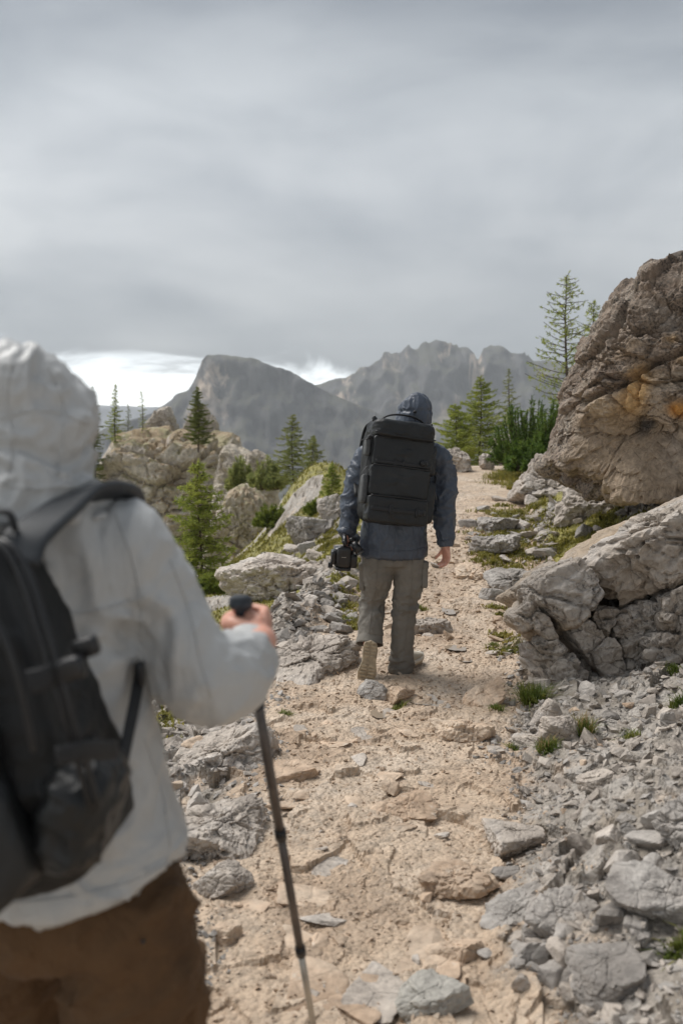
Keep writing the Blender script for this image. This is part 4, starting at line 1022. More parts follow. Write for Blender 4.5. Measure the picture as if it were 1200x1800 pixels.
def seam(me, px, r, mat, parent, off, name='seam', n=30):
    """a stitched seam laid on a garment's own surface along the line seen in the photograph"""
    bv = BVHTree.FromPolygons([v.co.copy() for v in me.vertices], [tuple(p.vertices) for p in me.polygons]); H_ = []
    for a, b in cat_rom(np.array(px, float), n):
        d = ray(a, b).normalized(); h = bv.ray_cast(Vector((0, 0, CAM_H)), d)
        if h[0] is not None and (not H_ or (h[0] - H_[-1]).length < .08): H_.append(h[0] + h[1] * r * .25)
    if len(H_) > 3:
        V, Fc = solid(H_, [r] * len(H_), side=(.3, .2, 1), n=len(H_) * 2, ns=6); return part(name, mk_mesh(name, V, Fc, True), mat, parent, off)
def rbox(c, sx, sy, sz, k=9, n=4, rot=None, seed=None, wr=0.0, wsc=9):
    h = [((1, 0, 0), sx), ((-1, 0, 0), sx), ((0, 1, 0), sy), ((0, -1, 0), sy), ((0, 0, 1), sz), ((0, 0, -1), sz)]
    s0 = np.array([sx, sy, sz]); D, Fc = ico(n); Q = D * 1.0
    Q = Q / np.max(np.abs(Q), axis=1, keepdims=True) * .97 + Q * .03; Q *= s0  # even spread over the faces
    D2 = Q / np.linalg.norm(Q, axis=1, keepdims=True); acc = (np.abs(D2 / s0) ** k).sum(1); V = D2 * (acc ** (-1 / k))[:, None]
    if wr: V = V + (V / np.linalg.norm(V, axis=1, keepdims=True)) * (wr * (.6 * crease(V * wsc, seed or 1) + .8 * pleat(V @ np.array([[1, .5, .3], [.2, 1, .4], [-.5, .3, 1.6]]) * wsc * 1.5, (seed or 1) + 40)))[:, None]
    if rot is not None: V = V @ np.array(rot.to_3x3()).T
    return V + np.asarray(tuple(c)), [tuple(f) for f in Fc]
def cyl(a, b, r0, r1=None, ns=16): return solid([a, (Vector(a) + Vector(b)) / 2, b], [r0, (r0 + (r1 or r0)) / 2, r1 or r0], side=(1, .13, .07), n=3, ns=ns, dome=.02)
def ribbon(P, w, th, side, n=24): return solid(P, [(w, th)] * len(P), side=side, n=n, ns=12, dome=.1, sq=.6)
def hand(Wp, D, Nn, S, curls, sc=1.0, thumb=(.55, .5, .5), tbend=.5, spread=.0):
    Wp, D, Nn, S = (np.array(tuple(v), float) for v in (Wp, D, Nn, S)); D /= np.linalg.norm(D); Nn -= D * (Nn @ D); Nn /= np.linalg.norm(Nn); S = S - D * (S @ D) - Nn * (S @ Nn); S /= np.linalg.norm(S)
    parts = [solid([Wp - D * .03 * sc, Wp, Wp + D * .045 * sc, Wp + D * .095 * sc], [(.027 * sc, .021 * sc), (.027 * sc, .02 * sc), (.040 * sc, .017 * sc), (.041 * sc, .013 * sc)], side=S, ns=16)]
    for i, (o, L, r) in enumerate([(.031, .073, .0095), (.010, .082, .0098), (-.012, .076, .0093), (-.032, .060, .0083)]):
        p = Wp + D * (.088 - .004 * abs(i - 1)) * sc + S * o * sc; P = [p - D * .02 * sc, p]; ang = 0; c = curls[i]
        for f, w_ in ((.45, .8), (.31, 1.0), (.24, .7)):
            ang += c * w_; d = D * math.cos(ang) + Nn * math.sin(ang) + S * spread * o / .03
            P += [P[-1] + d * L * f * sc * .5, P[-1] + d * L * f * sc]
        parts.append(solid(P, np.linspace(r * 1.08, r * .82, len(P)) * sc, side=S, n=18, ns=10, dome=.8))
    t = D * thumb[0] + S * thumb[1] + Nn * thumb[2]; t /= np.linalg.norm(t); t2 = t * (1 - tbend) + (D * .3 + Nn * .9) * tbend * .6 + D * .3 * tbend; t2 /= np.linalg.norm(t2)
    p = Wp + D * .022 * sc + S * .024 * sc
    parts.append(solid([p, p + t * .03 * sc, p + t * .052 * sc, p + t * .052 * sc + t2 * .02 * sc, p + t * .052 * sc + t2 * .042 * sc], [.016 * sc, .0135 * sc, .0115 * sc, .0112 * sc, .009 * sc], side=Nn, n=16, ns=10, dome=.8))
    return parts
def skin_mat():
    m, t = new_mat('skin'); P = t.n('ShaderNodeNewGeometry').outputs['Position']
    c = t.ramp(t.noise(P, 28, 4, .6), [(.35, (.58, .27, .19)), (.65, (.70, .38, .28))])
    p = finish(t, c, .5, t.noise(P, 160, 3), .15, .002); p.inputs['Subsurface Weight'].default_value = .12; p.inputs['Subsurface Radius'].default_value = (.01, .004, .002)
    return m
M['skin'] = skin_mat()
M['hair'] = simple('dark hair', (.03, .02, .014), .6)
def cloth_mat(name, c, rough=.6, wsc=14, wst=.5, wd=.012, fine=260, var=.12, patch=None, spec=.4):
    m, t = new_mat(name); P = t.n('ShaderNodeTexCoord').outputs['Object']
    lo, hi = tuple(v * (1 - var) for v in c), tuple(v * (1 + var) for v in c)
    col = t.ramp(t.noise(P, 5, 6, .65, .4), [(.32, lo), (.68, hi)])
    if patch: col = t.mix(t.math('MULTIPLY', t.smooth(t.noise(P, patch[1], 6, .65), .5, .64), patch[2]), col, patch[0])
    a = t.noise(t.scale(P, (1, 1, .55)), wsc, 5, .55, .8)
    rg = t.math('ABSOLUTE', t.math('SUBTRACT', a, .5))
    h = t.math('ADD', t.math('MULTIPLY', rg, 2.0), t.math('MULTIPLY', t.noise(P, fine, 2), .06))
    p = finish(t, col, rough, h, wst, wd); p.inputs['Specular IOR Level'].default_value = spec
    return m
M['navy'] = cloth_mat('slate blue rain shell', (.066, .080, .106), .38, 13, .55, .016, patch=((.036, .044, .060), 3.2, .6))
M['olive'] = cloth_mat('grey olive cargo cloth', (.172, .157, .134), .8, 11, .5, .012, patch=((.22, .205, .18), 4, .5))
M['black_nylon'] = cloth_mat('black nylon', (.008, .0085, .009), .6, 16, .5, .01, patch=((.02, .021, .022), 5, .5))
M['black_nylon2'] = cloth_mat('black coated pack fabric', (.013, .014, .0145), .42, 12, .5, .012, patch=((.026, .027, .028), 4, .5))
M['webbing'] = simple('black webbing', (.012, .012, .013), .6, 90, .3)
M['grey_web'] = simple('grey webbing', (.075, .078, .078), .7, 60, .3)
M['plastic'] = simple('black plastic', (.012, .012, .013), .32, 40, .2)
M['white_shell'] = cloth_mat('white rain shell', (.50, .505, .50), .42, 12, .45, .012, var=.05, patch=((.42, .41, .39), 2.5, .5), spec=.45)
M['brown'] = cloth_mat('brown canvas trousers', (.120, .066, .030), .85, 12, .7, .014, patch=((.075, .04, .018), 3.5, .7))
M['shoe'] = cloth_mat('beige shoe mesh', (.40, .36, .29), .8, 20, .3, .005, patch=((.28, .24, .18), 12, .5))
M['sole'] = simple('tan rubber sole', (.36, .285, .19), .75, 30, .3, 60, .5, .004)
M['gum'] = simple('pale midsole', (.55, .51, .44), .7, 30, .15)
M['strap_pad'] = simple('charcoal padded strap', (.035, .040, .046), .6, 120, .25, 400, .3, .001)
M['shaft'] = simple('dark anodised pole', (.125, .108, .098), .4, 30, .2, Metallic=.5)
M['steel'] = simple('bare aluminium pole', (.48, .46, .42), .35, 30, .15, Metallic=.85)
M['foam'] = simple('dark blue grey grip foam', (.030, .038, .048), .7, 90, .3, 300, .4, .001)

def shoe_parts(L=.29, w=.052):
    """local: heel at 0, toe +Y, sole bottom at z=0"""
    a = np.linspace(0, 2 * math.pi, 40, endpoint=False); y = .5 - .5 * np.cos(a)
    wd = np.interp(y, [0, .06, .2, .45, .72, .9, .97, 1], [0, .66, .78, .70, 1.0, .80, .45, 0]); x = np.sign(np.sin(a)) * wd * w + .008 * np.sin(y * 3.1)
    o = np.stack([x, y * L], 1); n = len(o)
    def slab(z0, z1, s0, s1, toe=.018):
        c = np.array([0, L / 2]); V = []
        for z, s in ((z0, s0), ((z0 + z1) / 2, max(s0, s1) * 1.01), (z1, s1)):
            q = (o - c) * s + c; V += [(p[0], p[1], z + toe * max(0, p[1] / L - .7) / .3 * .9 + .004 * max(0, .12 - p[1] / L) / .12) for p in q]
        Fc = [(k * n + i, k * n + (i + 1) % n, (k + 1) * n + (i + 1) % n, (k + 1) * n + i) for k in (0, 1) for i in range(n)]
        V += [(c[0], c[1], z0), (c[0], c[1], z1)]; Fc += [((i + 1) % n, i, 3 * n) for i in range(n)] + [(2 * n + i, 2 * n + (i + 1) % n, 3 * n + 1) for i in range(n)]
        return np.array(V), Fc
    mid = slab(.012, .036, 1.0, .99); out_ = slab(.002, .013, .97, 1.0)
    lugs = []
    for yy in np.linspace(.06, .94, 13):
        if .40 < yy < .50: continue
        ww = np.interp(yy, [0, .06, .2, .45, .72, .9, 1], [0, .62, .72, .62, .9, .72, .2]) * w
        for sx in (-1, 1):
            z = .018 * max(0, yy - .7) / .3 * .9; lugs.append(rbox((sx * ww * .5 + .008 * math.sin(yy * 3.1), yy * L, .001 + z), ww * .40, .0068, .004, 14, 2))
    up = solid([(0, .035, .035), (0, .05, .075), (0, .055, .125)], [(.036, .036), (.034, .040), (.040, .050)], n=10)
    vamp = solid([(0, .03, .055), (.003, .10, .062), (.006, .18, .050), (.008, .24, .038), (.008, L - .025, .034)], [(.036, .034), (.040, .040), (.045, .030), (.042, .022), (.026, .014)], side=(1, 0, 0), n=20)
    return mid, out_, lugs, [up, vamp]
def shoe(root, off, mtx, w=.052):
    mid, out_, lugs, up = shoe_parts(.29, w); mt = np.array(mtx)
    tf = lambda V: np.asarray(V) @ mt[:3, :3].T + mt[:3, 3] - np.array(off)
    me = remesh('shoe', up, .006, 3); put_verts(me, tf(verts_of(me))); o = link('shoe', me, M['shoe'], root)
    link('midsole', mk_mesh('midsole', tf(mid[0]), mid[1], True), M['gum'], o)
    s = link('sole', mk_mesh('sole', tf(np.vstack([out_[0]] + [l[0] for l in lugs])), join([out_] + lugs)[1], False), M['sole'], o)
    V, Fc = join([solid([(x0, y, .108 - .30 * (y - .08)), (0, y + .004, .116 - .30 * (y - .08)), (-x0, y, .108 - .30 * (y - .08))], [.003] * 3, side=(0, 1, 0), n=6, ns=6) for y in (.15, .168, .186) for x0 in (.026,)])
    link('lace', mk_mesh('lace', tf(V - np.array([0, 0, .004])), Fc, True), M['gum'], o)
    return o
def frame(o, X, Yv):
    Yv = Vector(Yv).normalized(); X = Vector(X); X = (X - Yv * X.dot(Yv)).normalized(); Z = X.cross(Yv)
    m = Matrix.Identity(4)
    for i, v in enumerate((X, Yv, Z)):
        for k in range(3): m[k][i] = v[k]
    m.translation = Vector(o); return m
def head_parts(c, d, s=1.0):
    c = np.array(tuple(c)); d = np.array(d, float); d /= np.linalg.norm(d); sd = np.cross(d, [0, 0, 1]); sd /= np.linalg.norm(sd); upv = np.cross(sd, d)
    g = lambda x, y, z: c + (sd * x + d * y + upv * z) * s
    P = [solid([g(0, 0, -.125), g(0, .012, -.09), g(0, .005, -.03), g(0, -.005, .04), g(0, -.008, .09), g(0, -.008, .108)], [(.035, .04), (.055, .075), (.07, .095), (.076, .098), (.058, .075), (.03, .04)], side=sd, n=22, ns=20)]
    P += [solid([g(0, .088, .012), g(0, .104, -.022), g(0, .112, -.036)], [.009, .012, .014], side=sd, n=8, ns=10), solid([g(0, .0, -.2), g(0, .0, -.1)], [.055, .052], side=sd, n=6)]
    for x in (-1, 1): P.append(rbox(g(.076 * x, -.005, -.012), .007, .016, .03, 3, 2))
    P += [solid([g(-.022, .090, -.066), g(0, .097, -.064), g(.022, .090, -.066)], [.006, .008, .006], side=upv, n=8, ns=8)]
    return P

# ------------------------------------------------------------------ the walker in the middle of the trail
W0 = Vector((at(695, 1195, 6.42).x, 6.42, 0)); W0.z = H(W0.x, W0.y)
wk = empty('person', W0); tag(wk, 'hiker walking away in slate blue rain jacket and olive cargo trousers, mid-stride on the trail', 'person', 'hikers on the trail')
A = at
tors = [A(690, 976, 6.42), A(691, 945, 6.42), A(696, 885, 6.44), A(703, 830, 6.45), A(707, 802, 6.45), A(711, 780, 6.45), A(718, 758, 6.45)]
arm_l = [A(650, 795, 6.44), A(634, 832, 6.43), A(619, 877, 6.40), A(614, 908, 6.36), A(608, 938, 6.32)]
arm_r = [A(768, 797, 6.46), A(779, 836, 6.47), A(780, 876, 6.45), A(781, 920, 6.42), A(783, 955, 6.39)]
hl, hr = A(608, 941, 6.31), A(784, 959, 6.385)
leg_l = [A(664, 968, 6.42), A(662, 1012, 6.43), A(656, 1056, 6.50), A(652, 1092, 6.46), A(651, 1118, 6.43)]
leg_r = [A(719, 968, 6.42), A(719, 1015, 6.44), A(712, 1068, 6.47), A(708, 1112, 6.48), A(706, 1150, 6.49), A(704, 1183, 6.49)]
hd = A(728, 731, 6.47)
body = [solid([A(690, 985, 6.42), A(697, 880, 6.44), A(706, 805, 6.45), A(716, 765, 6.45)], [(.16, .11), (.155, .11), (.17, .11), (.06, .06)], n=20)]
body += [solid([A(664, 970, 6.42), leg_l[2], A(650, 1135, 6.42)], [.085, .058, .045], n=14), solid([A(719, 970, 6.42), leg_r[2], leg_r[5]], [.085, .058, .045], n=14)]
body += [solid(arm_l[:3] + [hl], [.06, .05, .042, .027], n=14), solid(arm_r[:3] + [hr], [.06, .05, .042, .027], n=14)] + head_parts(hd, (.15, 1, -.2))
body += hand(hr, (.02, .05, -1), (-.85, -.5, 0), (.2, 1, 0), (.55, .5, .45, .4), .96, (.75, .55, .35), .35)
body += hand(hl, (-.05, .1, -1), (1, -.1, .1), (0, 1, 0), (1.25, 1.3, 1.3, 1.3), .96, (.5, .5, .7), .6)
part('body', remesh('body', body, .0055, 2, .25), M['skin'], wk, W0)
jk = [solid(tors, [(.222, .150), (.214, .150), (.200, .148), (.205, .145), (.19, .13), (.14, .11), (.085, .09)], n=40, ns=32),
      solid(arm_l, [.084, .080, .072, .066, .050], n=26), solid(arm_r, [.082, .080, .077, .068, .050], n=26), ball(A(652, 800, 6.44), .082), ball(A(766, 802, 6.46), .082)]
jm = remesh('jacket', jk, .009, 5)
def fold_w(V, N):
    q = V * np.array([9, 9, 4.5]); arm = sstep(np.abs(V[:, 0] - .335), .20, .26)
    c1 = crease(V * np.array([5, 5, 11]) + fbm(V * 4, 3, 2)[:, None] * .8, 61); c2 = crease(q + fbm(V * 3, 5, 2)[:, None], 62)
    w_ = fbm(V * 6, 15, 2)[:, None]
    p1 = pleat(np.stack([V[:, 0] * 9 + V[:, 2] * 10, V[:, 1] * 8, V[:, 2] * 15 - V[:, 0] * 9], 1) + w_ * 1.4, 64); p2 = pleat(np.stack([V[:, 0] * 16 + V[:, 2] * 4, V[:, 1] * 12, V[:, 2] * 5], 1) + w_ * 1.3, 65)
    return arm * .012 * p1 + (1 - arm) * .009 * p2 + arm * .010 * c1 + (1 - arm) * .006 * c2 + .004 * crease(V * 22, 63)
displace(jm, fold_w); jw = jm.copy(); jo = part('jacket', jm, M['navy'], wk, W0)
for P_ in ([(692, 920), (693, 950), (692, 970)], [(632, 962), (660, 967), (690, 969), (720, 968), (748, 962)], [(604, 925), (614, 928), (626, 925)], [(768, 948), (780, 951), (793, 947)], [(776, 812), (766, 850), (768, 900)], [(640, 812), (634, 850), (625, 890)]):
    seam(jw, P_, .0028, M['navy'], jo, W0)
# hem band and cuffs
hm_ = [A(690, 972, 6.42), A(690, 976.5, 6.42)]
link('hem', None, None) if False else None
for pt, nx_, r_ in ((A(607, 941, 6.315), A(609, 932, 6.325), .050), (A(783.5, 961, 6.385), A(783, 951, 6.392), .049)):
    part('cuff', pmesh('cuff', [solid([nx_, (nx_ + pt) / 2, pt], [r_ * 1.05, r_, r_ * .93], n=8, dome=.05)]), M['navy'], wk, W0)
hood = [solid([A(722, 768, 6.44), A(725, 752, 6.44), A(728, 735, 6.45), A(729, 720, 6.46), A(729, 709, 6.47), A(728, 703.5, 6.48)], [(.132, .12), (.118, .13), (.115, .145), (.110, .145), (.097, .125), (.060, .085)], n=30, ns=32)]
hmh = remesh('hood', hood, .006, 3)
def fold_h(V, N):
    zz = V[:, 2]; z1 = A(728, 722, 6.45).z; ang = np.arctan2(V[:, 0] - hd.x, -(V[:, 1] - hd.y))
    gath = np.exp(-((zz - z1) / .012) ** 2); rad = np.sin(ang * 17 + 3 * fbm(V * 8, 4, 2)) * np.exp(-np.abs(zz - z1) / .045)
    return -.007 * gath + .004 * rad + .010 * crease(V * np.array([14, 14, 8]) + fbm(V * 9, 4, 2)[:, None], 66)
displace(hmh, fold_h); ho = part('hood', hmh, M['navy'], wk, W0)
part('toggle', pmesh('toggle', [rbox(A(729, 724, 6.305), .011, .008, .009, 5, 2), solid([A(729, 724, 6.31), A(728, 732, 6.30), A(730, 741, 6.305)], [.0025] * 3, n=8, ns=6)]), M['plastic'], ho, W0)
ho.children[0].location = (0, 0, 0)
tr = [solid([A(691, 950, 6.43), A(692, 975, 6.43), A(692, 992, 6.43)], [(.185, .125), (.19, .128), (.165, .115)], n=12, ns=28),
      solid(leg_l, [.102, .100, .083, .080, .082], n=30, ns=24, dome=.05), solid(leg_r, [.102, .098, .080, .076, .078, .072], n=34, ns=24, dome=.05)]
tm = remesh('trousers', tr, .008, 4)
def fold_t(V, N):
    kn = np.exp(-((V[:, 2] - A(0, 1062, 6.45).z) / .10) ** 2) + np.exp(-((V[:, 2] - A(0, 1165, 6.45).z) / .08) ** 2)
    w_ = fbm(V * 6, 16, 2)[:, None]; p1 = pleat(np.stack([V[:, 0] * 8 + V[:, 2] * 9, V[:, 1] * 8, V[:, 2] * 17 - V[:, 0] * 10], 1) + w_ * 1.4, 73)
    return (.005 + .010 * np.minimum(kn, 1)) * p1 + (.005 + .012 * kn) * crease(V * np.array([4.5, 4.5, 13]) + fbm(V * 5, 3, 2)[:, None] * 1.2, 71) + .005 * crease(V * np.array([12, 12, 4]), 72)
displace(tm, fold_t); tw = tm.copy(); to = part('trousers', tm, M['olive'], wk, W0)
for P_ in ([(690, 980), (691, 992), (689, 1003)], [(664, 985), (660, 1030), (652, 1080), (648, 1112)], [(724, 985), (722, 1040), (714, 1100), (708, 1165)], [(634, 1052), (655, 1056), (676, 1051)], [(694, 1070), (712, 1074), (732, 1068)], [(685, 1172), (704, 1176), (722, 1170)]):
    seam(tw, P_, .0028, M['olive'], to, W0)
for cx_, cy_, Yc, sx, sy, sz, yw in ((741, 1010, 6.45, .022, .07, .085, .25), (638, 1014, 6.45, .018, .065, .085, -.2)):
    c = A(cx_, cy_, Yc); po = part('pocket', pmesh('pocket', [rbox(c, sx, sy, sz, 8, 4, Matrix.Rotation(yw, 4, 'Z'), 3, .006)]), M['olive'], wk, W0)
    part('flap', pmesh('flap', [rbox((c.x, c.y, c.z + sz * .82), sx * 1.25, sy * 1.08, .026, 8, 3, Matrix.Rotation(yw, 4, 'Z'))]), M['olive'], po, W0)
cf = [solid([A(651, 1106, 6.45), A(650, 1120, 6.43), A(649, 1133, 6.41)], [.080, .085, .090], n=10, ns=24, dome=.02)]
cm = pmesh('cuff', cf); bmx = bmesh.new(); bmx.from_mesh(cm); bmx.faces.ensure_lookup_table(); bmesh.ops.delete(bmx, geom=[f for f in bmx.faces if len(f.verts) == 3], context='FACES'); bmx.to_mesh(cm); bmx.free()
displace(cm, lambda V, N: .006 * crease(V * 9, 8)); co = part('cuff', cm, M['olive'], wk, W0); sm = co.modifiers.new('s', 'SOLIDIFY'); sm.thickness = .005
toe = A(641, 1200, 6.28); toe.z = max(toe.z, H(toe.x, toe.y)); heel = A(652, 1126, 6.31)
ax = (toe - heel).normalized(); nrm = Vector((.12, -1, .05)); X = ax.cross(-nrm).normalized(); X = Vector((-1, 0, -.1))
mt = frame(heel, X, ax)
if (mt.to_3x3() @ Vector((0, 0, 1))).y < 0: mt = frame(heel, -X, ax)
shoe(wk, W0, mt, .062)
hp_ = A(703, 1190, 6.455); hp_.z = max(H(hp_.x, hp_.y), H(hp_.x + .1, hp_.y + .2)) - .005
shoe(wk, W0, frame(hp_, (1, -.62, 0), (.62, 1, .10)))

# ---- his backpack
pc = A(697, 833, 6.20); bp = empty('backpack', pc, (R(-6), R(7.5), R(16)))
bp.scale = (1.07, 1, 1)
tag(bp, 'big black multi-pocket photo backpack with top handle worn by the walker in slate blue', 'backpack')
N2, NW, PL = M['black_nylon2'], M['webbing'], M['plastic']
link('main_compartment', pmesh('m', [rbox((0, .03, -.01), .195, .105, .305, 7, 5, None, 3, .007, 8)]), M['black_nylon'], bp)
lid = link('lid', pmesh('m', [rbox((0, .0, .262), .188, .125, .062, 5, 5, None, 4, .008, 10)]), N2, bp)
up = link('front_panel', pmesh('m', [rbox((0, -.060, .125), .180, .036, .0915, 14, 5, None, 5, .008, 10)]), N2, bp)
md = link('front_panel', pmesh('m', [rbox((-.010, -.064, -.058), .178, .042, .0945, 14, 5, None, 6, .008, 8)]), N2, bp)
lw = link('front_pocket', pmesh('m', [rbox((-.010, -.072, -.234), .180, .052, .0815, 11, 5, None, 7, .009, 9)]), N2, bp)
sd = link('side_pocket', pmesh('m', [rbox((.19, -.01, -.16), .030, .085, .13, 6, 4, None, 8, .008, 10)]), N2, bp)
link('side_pocket', pmesh('m', [rbox((.185, -.005, .10), .024, .08, .10, 6, 4, None, 9, .008, 10)]), N2, bp)
for c_, s_ in (((-.205, -.03, .14), (.014, .03, .055)), ((-.205, -.04, -.12), (.018, .032, .09))): link('side_strap', pmesh('m', [rbox(c_, *s_, 6, 3)]), M['grey_web'], bp)
link('handle', pmesh('m', [solid([(-.135, -.02, .29), (-.12, -.03, .335), (-.05, -.035, .362), (.05, -.035, .362), (.12, -.03, .335), (.135, -.02, .29)], [(.013, .006)] * 6, side=(0, 1, 0), n=30, ns=12)]), NW, bp)
for sx in (-1, 1):
    link('strap_anchor', pmesh('m', [rbox((.172 * sx, -.02, .315), .014, .012, .016, 5, 2), solid([(.165 * sx, -.02, .32), (.176 * sx, -.03, .335), (.187 * sx, -.02, .32)], [.004] * 3, n=8, ns=8)]), PL, bp)
    link('shoulder_strap', pmesh('m', [ribbon([(.09 * sx, .10, .22), (.11 * sx, .17, .31), (.115 * sx, .27, .29), (.12 * sx, .32, .15), (.15 * sx, .27, -.02), (.17 * sx, .14, -.16)], .034, .008, (1, 0, 0))]), M['black_nylon'], bp)
def zipl(parent, P, r=.005):
    link('zip', pmesh('m', [solid(P, [r] * len(P), side=(0, 1, .1), n=len(P) * 5, ns=6)]), PL, parent)
zipl(lid, [(-.185, -.105, .235), (-.10, -.127, .222), (0, -.128, .218), (.10, -.127, .218), (.185, -.10, .225)])
zipl(up, [(-.168, -.094, .205), (0, -.100, .207), (.168, -.094, .205)])
zipl(md, [(-.178, -.104, .034), (-.01, -.109, .036), (.158, -.104, .034)])
zipl(lw, [(-.178, -.118, -.155), (-.01, -.127, -.153), (.158, -.118, -.155)])
for x, z, hh in ((-.05, .055, .022), (.0, .058, .022), (-.06, -.235, .03), (.10, -.235, .03)):
    link('webbing_loop', pmesh('m', [rbox((x, -.104 if z > 0 else -.133, z), .010, .004, hh, 6, 2)]), NW, bp)
link('webbing_band', pmesh('m', [ribbon([(-.168, -.098, .055), (0, -.103, .055), (.168, -.098, .055)], .012, .004, (0, 0, 1))]), NW, bp)
link('webbing_band', pmesh('m', [ribbon([(-.175, -.124, -.235), (-.01, -.131, -.235), (.16, -.124, -.235)], .013, .004, (0, 0, 1))]), NW, bp)
for c, s_ in (((.125, -.108, .075), 1.1), ((.125, -.136, -.235), 1.1), ((.215, -.05, .03), .8), ((-.2, -.06, .20), .7)):
    b_ = link('buckle', pmesh('m', [rbox(c, .020 * s_, .008, .017 * s_, 6, 2)]), PL, bp)
    link('buckle_prong', pmesh('m', [rbox((c[0] + dx_ * s_, c[1] - .007, c[2]), .003, .004, .013 * s_, 6, 2) for dx_ in (-.010, 0, .010)]), NW, b_)
for P in ([(.215, -.05, .03), (.222, -.06, -.01), (.216, -.055, -.05)], [(-.21, -.05, .19), (-.235, -.055, .18), (-.255, -.06, .17)], [(.2, .02, .30), (.215, .03, .26), (.225, .03, .22)], [(-.20, -.05, .02), (-.222, -.06, -.01), (-.232, -.06, -.04)]):
    link('strap_end', pmesh('m', [ribbon(P, .007, .002, (0, 1, .2), 10)]), NW, bp)
link('zip_pull', pmesh('m', [solid([(.21, -.06, -.075), (.222, -.075, -.10), (.232, -.075, -.135)], [.0045, .004, .0055], n=8, ns=8)]), M['grey_web'], bp)

# ---- the camera rig in his left hand
cc = A(603, 979, 6.27); cr = empty('camera_rig', cc, (R(4), R(3), R(4)))
tag(cr, 'black video camera rig with top handle carried low in the walker\'s left hand', 'camera')
link('camera_body', pmesh('m', [rbox((-.005, .02, .0), .055, .055, .062, 10, 3)]), PL, cr)
bt = link('battery_panel', pmesh('m', [rbox((0, -.055, .012), .042, .020, .066, 14, 3)]), PL, cr)
link('badge', pmesh('m', [rbox((-.002 + i * .0042, -.0755, .012 + .0006 * (i % 2)), .0014, .0006, .0022, 10, 2) for i in range(-3, 4)]), M['steel'], bt)
link('base_plate', pmesh('m', [rbox((0, -.01, -.068), .048, .06, .010, 12, 3)]), PL, cr)
link('side_grip', pmesh('m', [rbox((.062, .0, -.022), .026, .042, .044, 7, 3)]), PL, cr)
link('side_module', pmesh('m', [rbox((-.062, .0, -.002), .016, .04, .045, 9, 3)]), PL, cr)
for z in (-.042, -.058): link('knob', pmesh('m', [cyl((-.066, -.02, z), (-.094, -.02, z), .011)]), PL, cr)
link('top_handle', pmesh('m', [solid([(0, -.05, .075), (0, -.06, .115), (0, -.02, .135), (0, .06, .135), (0, .07, .08)], [.011, .013, .014, .014, .011], side=(1, 0, 0), n=26, ns=14)]), PL, cr)
link('rosette', pmesh('m', [cyl((0, -.045, .105), (0, -.078, .108), .017), cyl((0, -.078, .108), (0, -.084, .108), .012)]), PL, cr)
ln = link('lens', pmesh('m', [cyl((.03, .06, .035), (.055, .12, .06), .042, .040), cyl((.055, .12, .06), (.085, .20, .09), .034, .038)]), PL, cr)
mon = link('microphone', pmesh('m', [cyl((.055, -.03, .10), (.098, -.05, .045), .025, .027), cyl((.05, -.028, .107), (.04, -.02, .125), .017)]), PL, cr)
link('end_cap', pmesh('m', [cyl((.098, -.05, .045), (.104, -.053, .037), .0255)]), M['grey_web'], mon)
link('cable', pmesh('m', [solid([(.03, -.06, .02), (.055, -.075, .03), (.06, -.06, .075), (.045, -.03, .10)], [.003] * 4, n=16, ns=6)]), NW, cr)
# ------------------------------------------------------------------ the hiker in the foreground
F0 = Vector((at(120, 1500, 1.74).x, 1.74, 0)); F0.z = H(F0.x, F0.y)
fg = empty('person', F0); tag(fg, 'hiker in hooded white rain jacket and brown trousers gripping a pole, nearest the camera', 'person', 'hikers on the trail')
ft = [A(85, 1528, 1.72), A(85, 1480, 1.72), A(80, 1400, 1.72), A(76, 1300, 1.72), A(72, 1190, 1.73), A(68, 1080, 1.73), A(64, 985, 1.73), A(60, 925, 1.73), A(56, 885, 1.73), A(54, 850, 1.73)]
fa = [A(205, 960, 1.73), A(262, 1030, 1.75), A(312, 1120, 1.74), A(352, 1188, 1.75), A(396, 1186, 1.80), A(424, 1164, 1.86), A(436, 1146, 1.895)]
fw = A(444, 1112, 1.95)
hem_dz = .02
tr_ = [(.245, .185), (.243, .18), (.225, .165), (.203, .155), (.182, .15), (.186, .15), (.20, .145), (.165, .13), (.115, .115), (.095, .105)]
fl = [A(-80, 960, 1.73), A(-120, 1060, 1.72), A(-150, 1200, 1.72), A(-150, 1320, 1.78), A(-135, 1430, 1.88)]
jk = [solid(ft, tr_, n=60, ns=40, side=(1, .05, 0)), solid(fa, [.088, .080, .072, .082, .080, .066, .052], n=44, ns=24), ball(A(215, 965, 1.73), .088), solid(fl, [.088, .08, .072, .066, .052], n=26), ball(A(-85, 965, 1.73), .088)]
jm = remesh('jacket', jk, .0078, 4)
el = np.array(A(360, 1190, 1.76)); sh = np.array(A(235, 1000, 1.7))
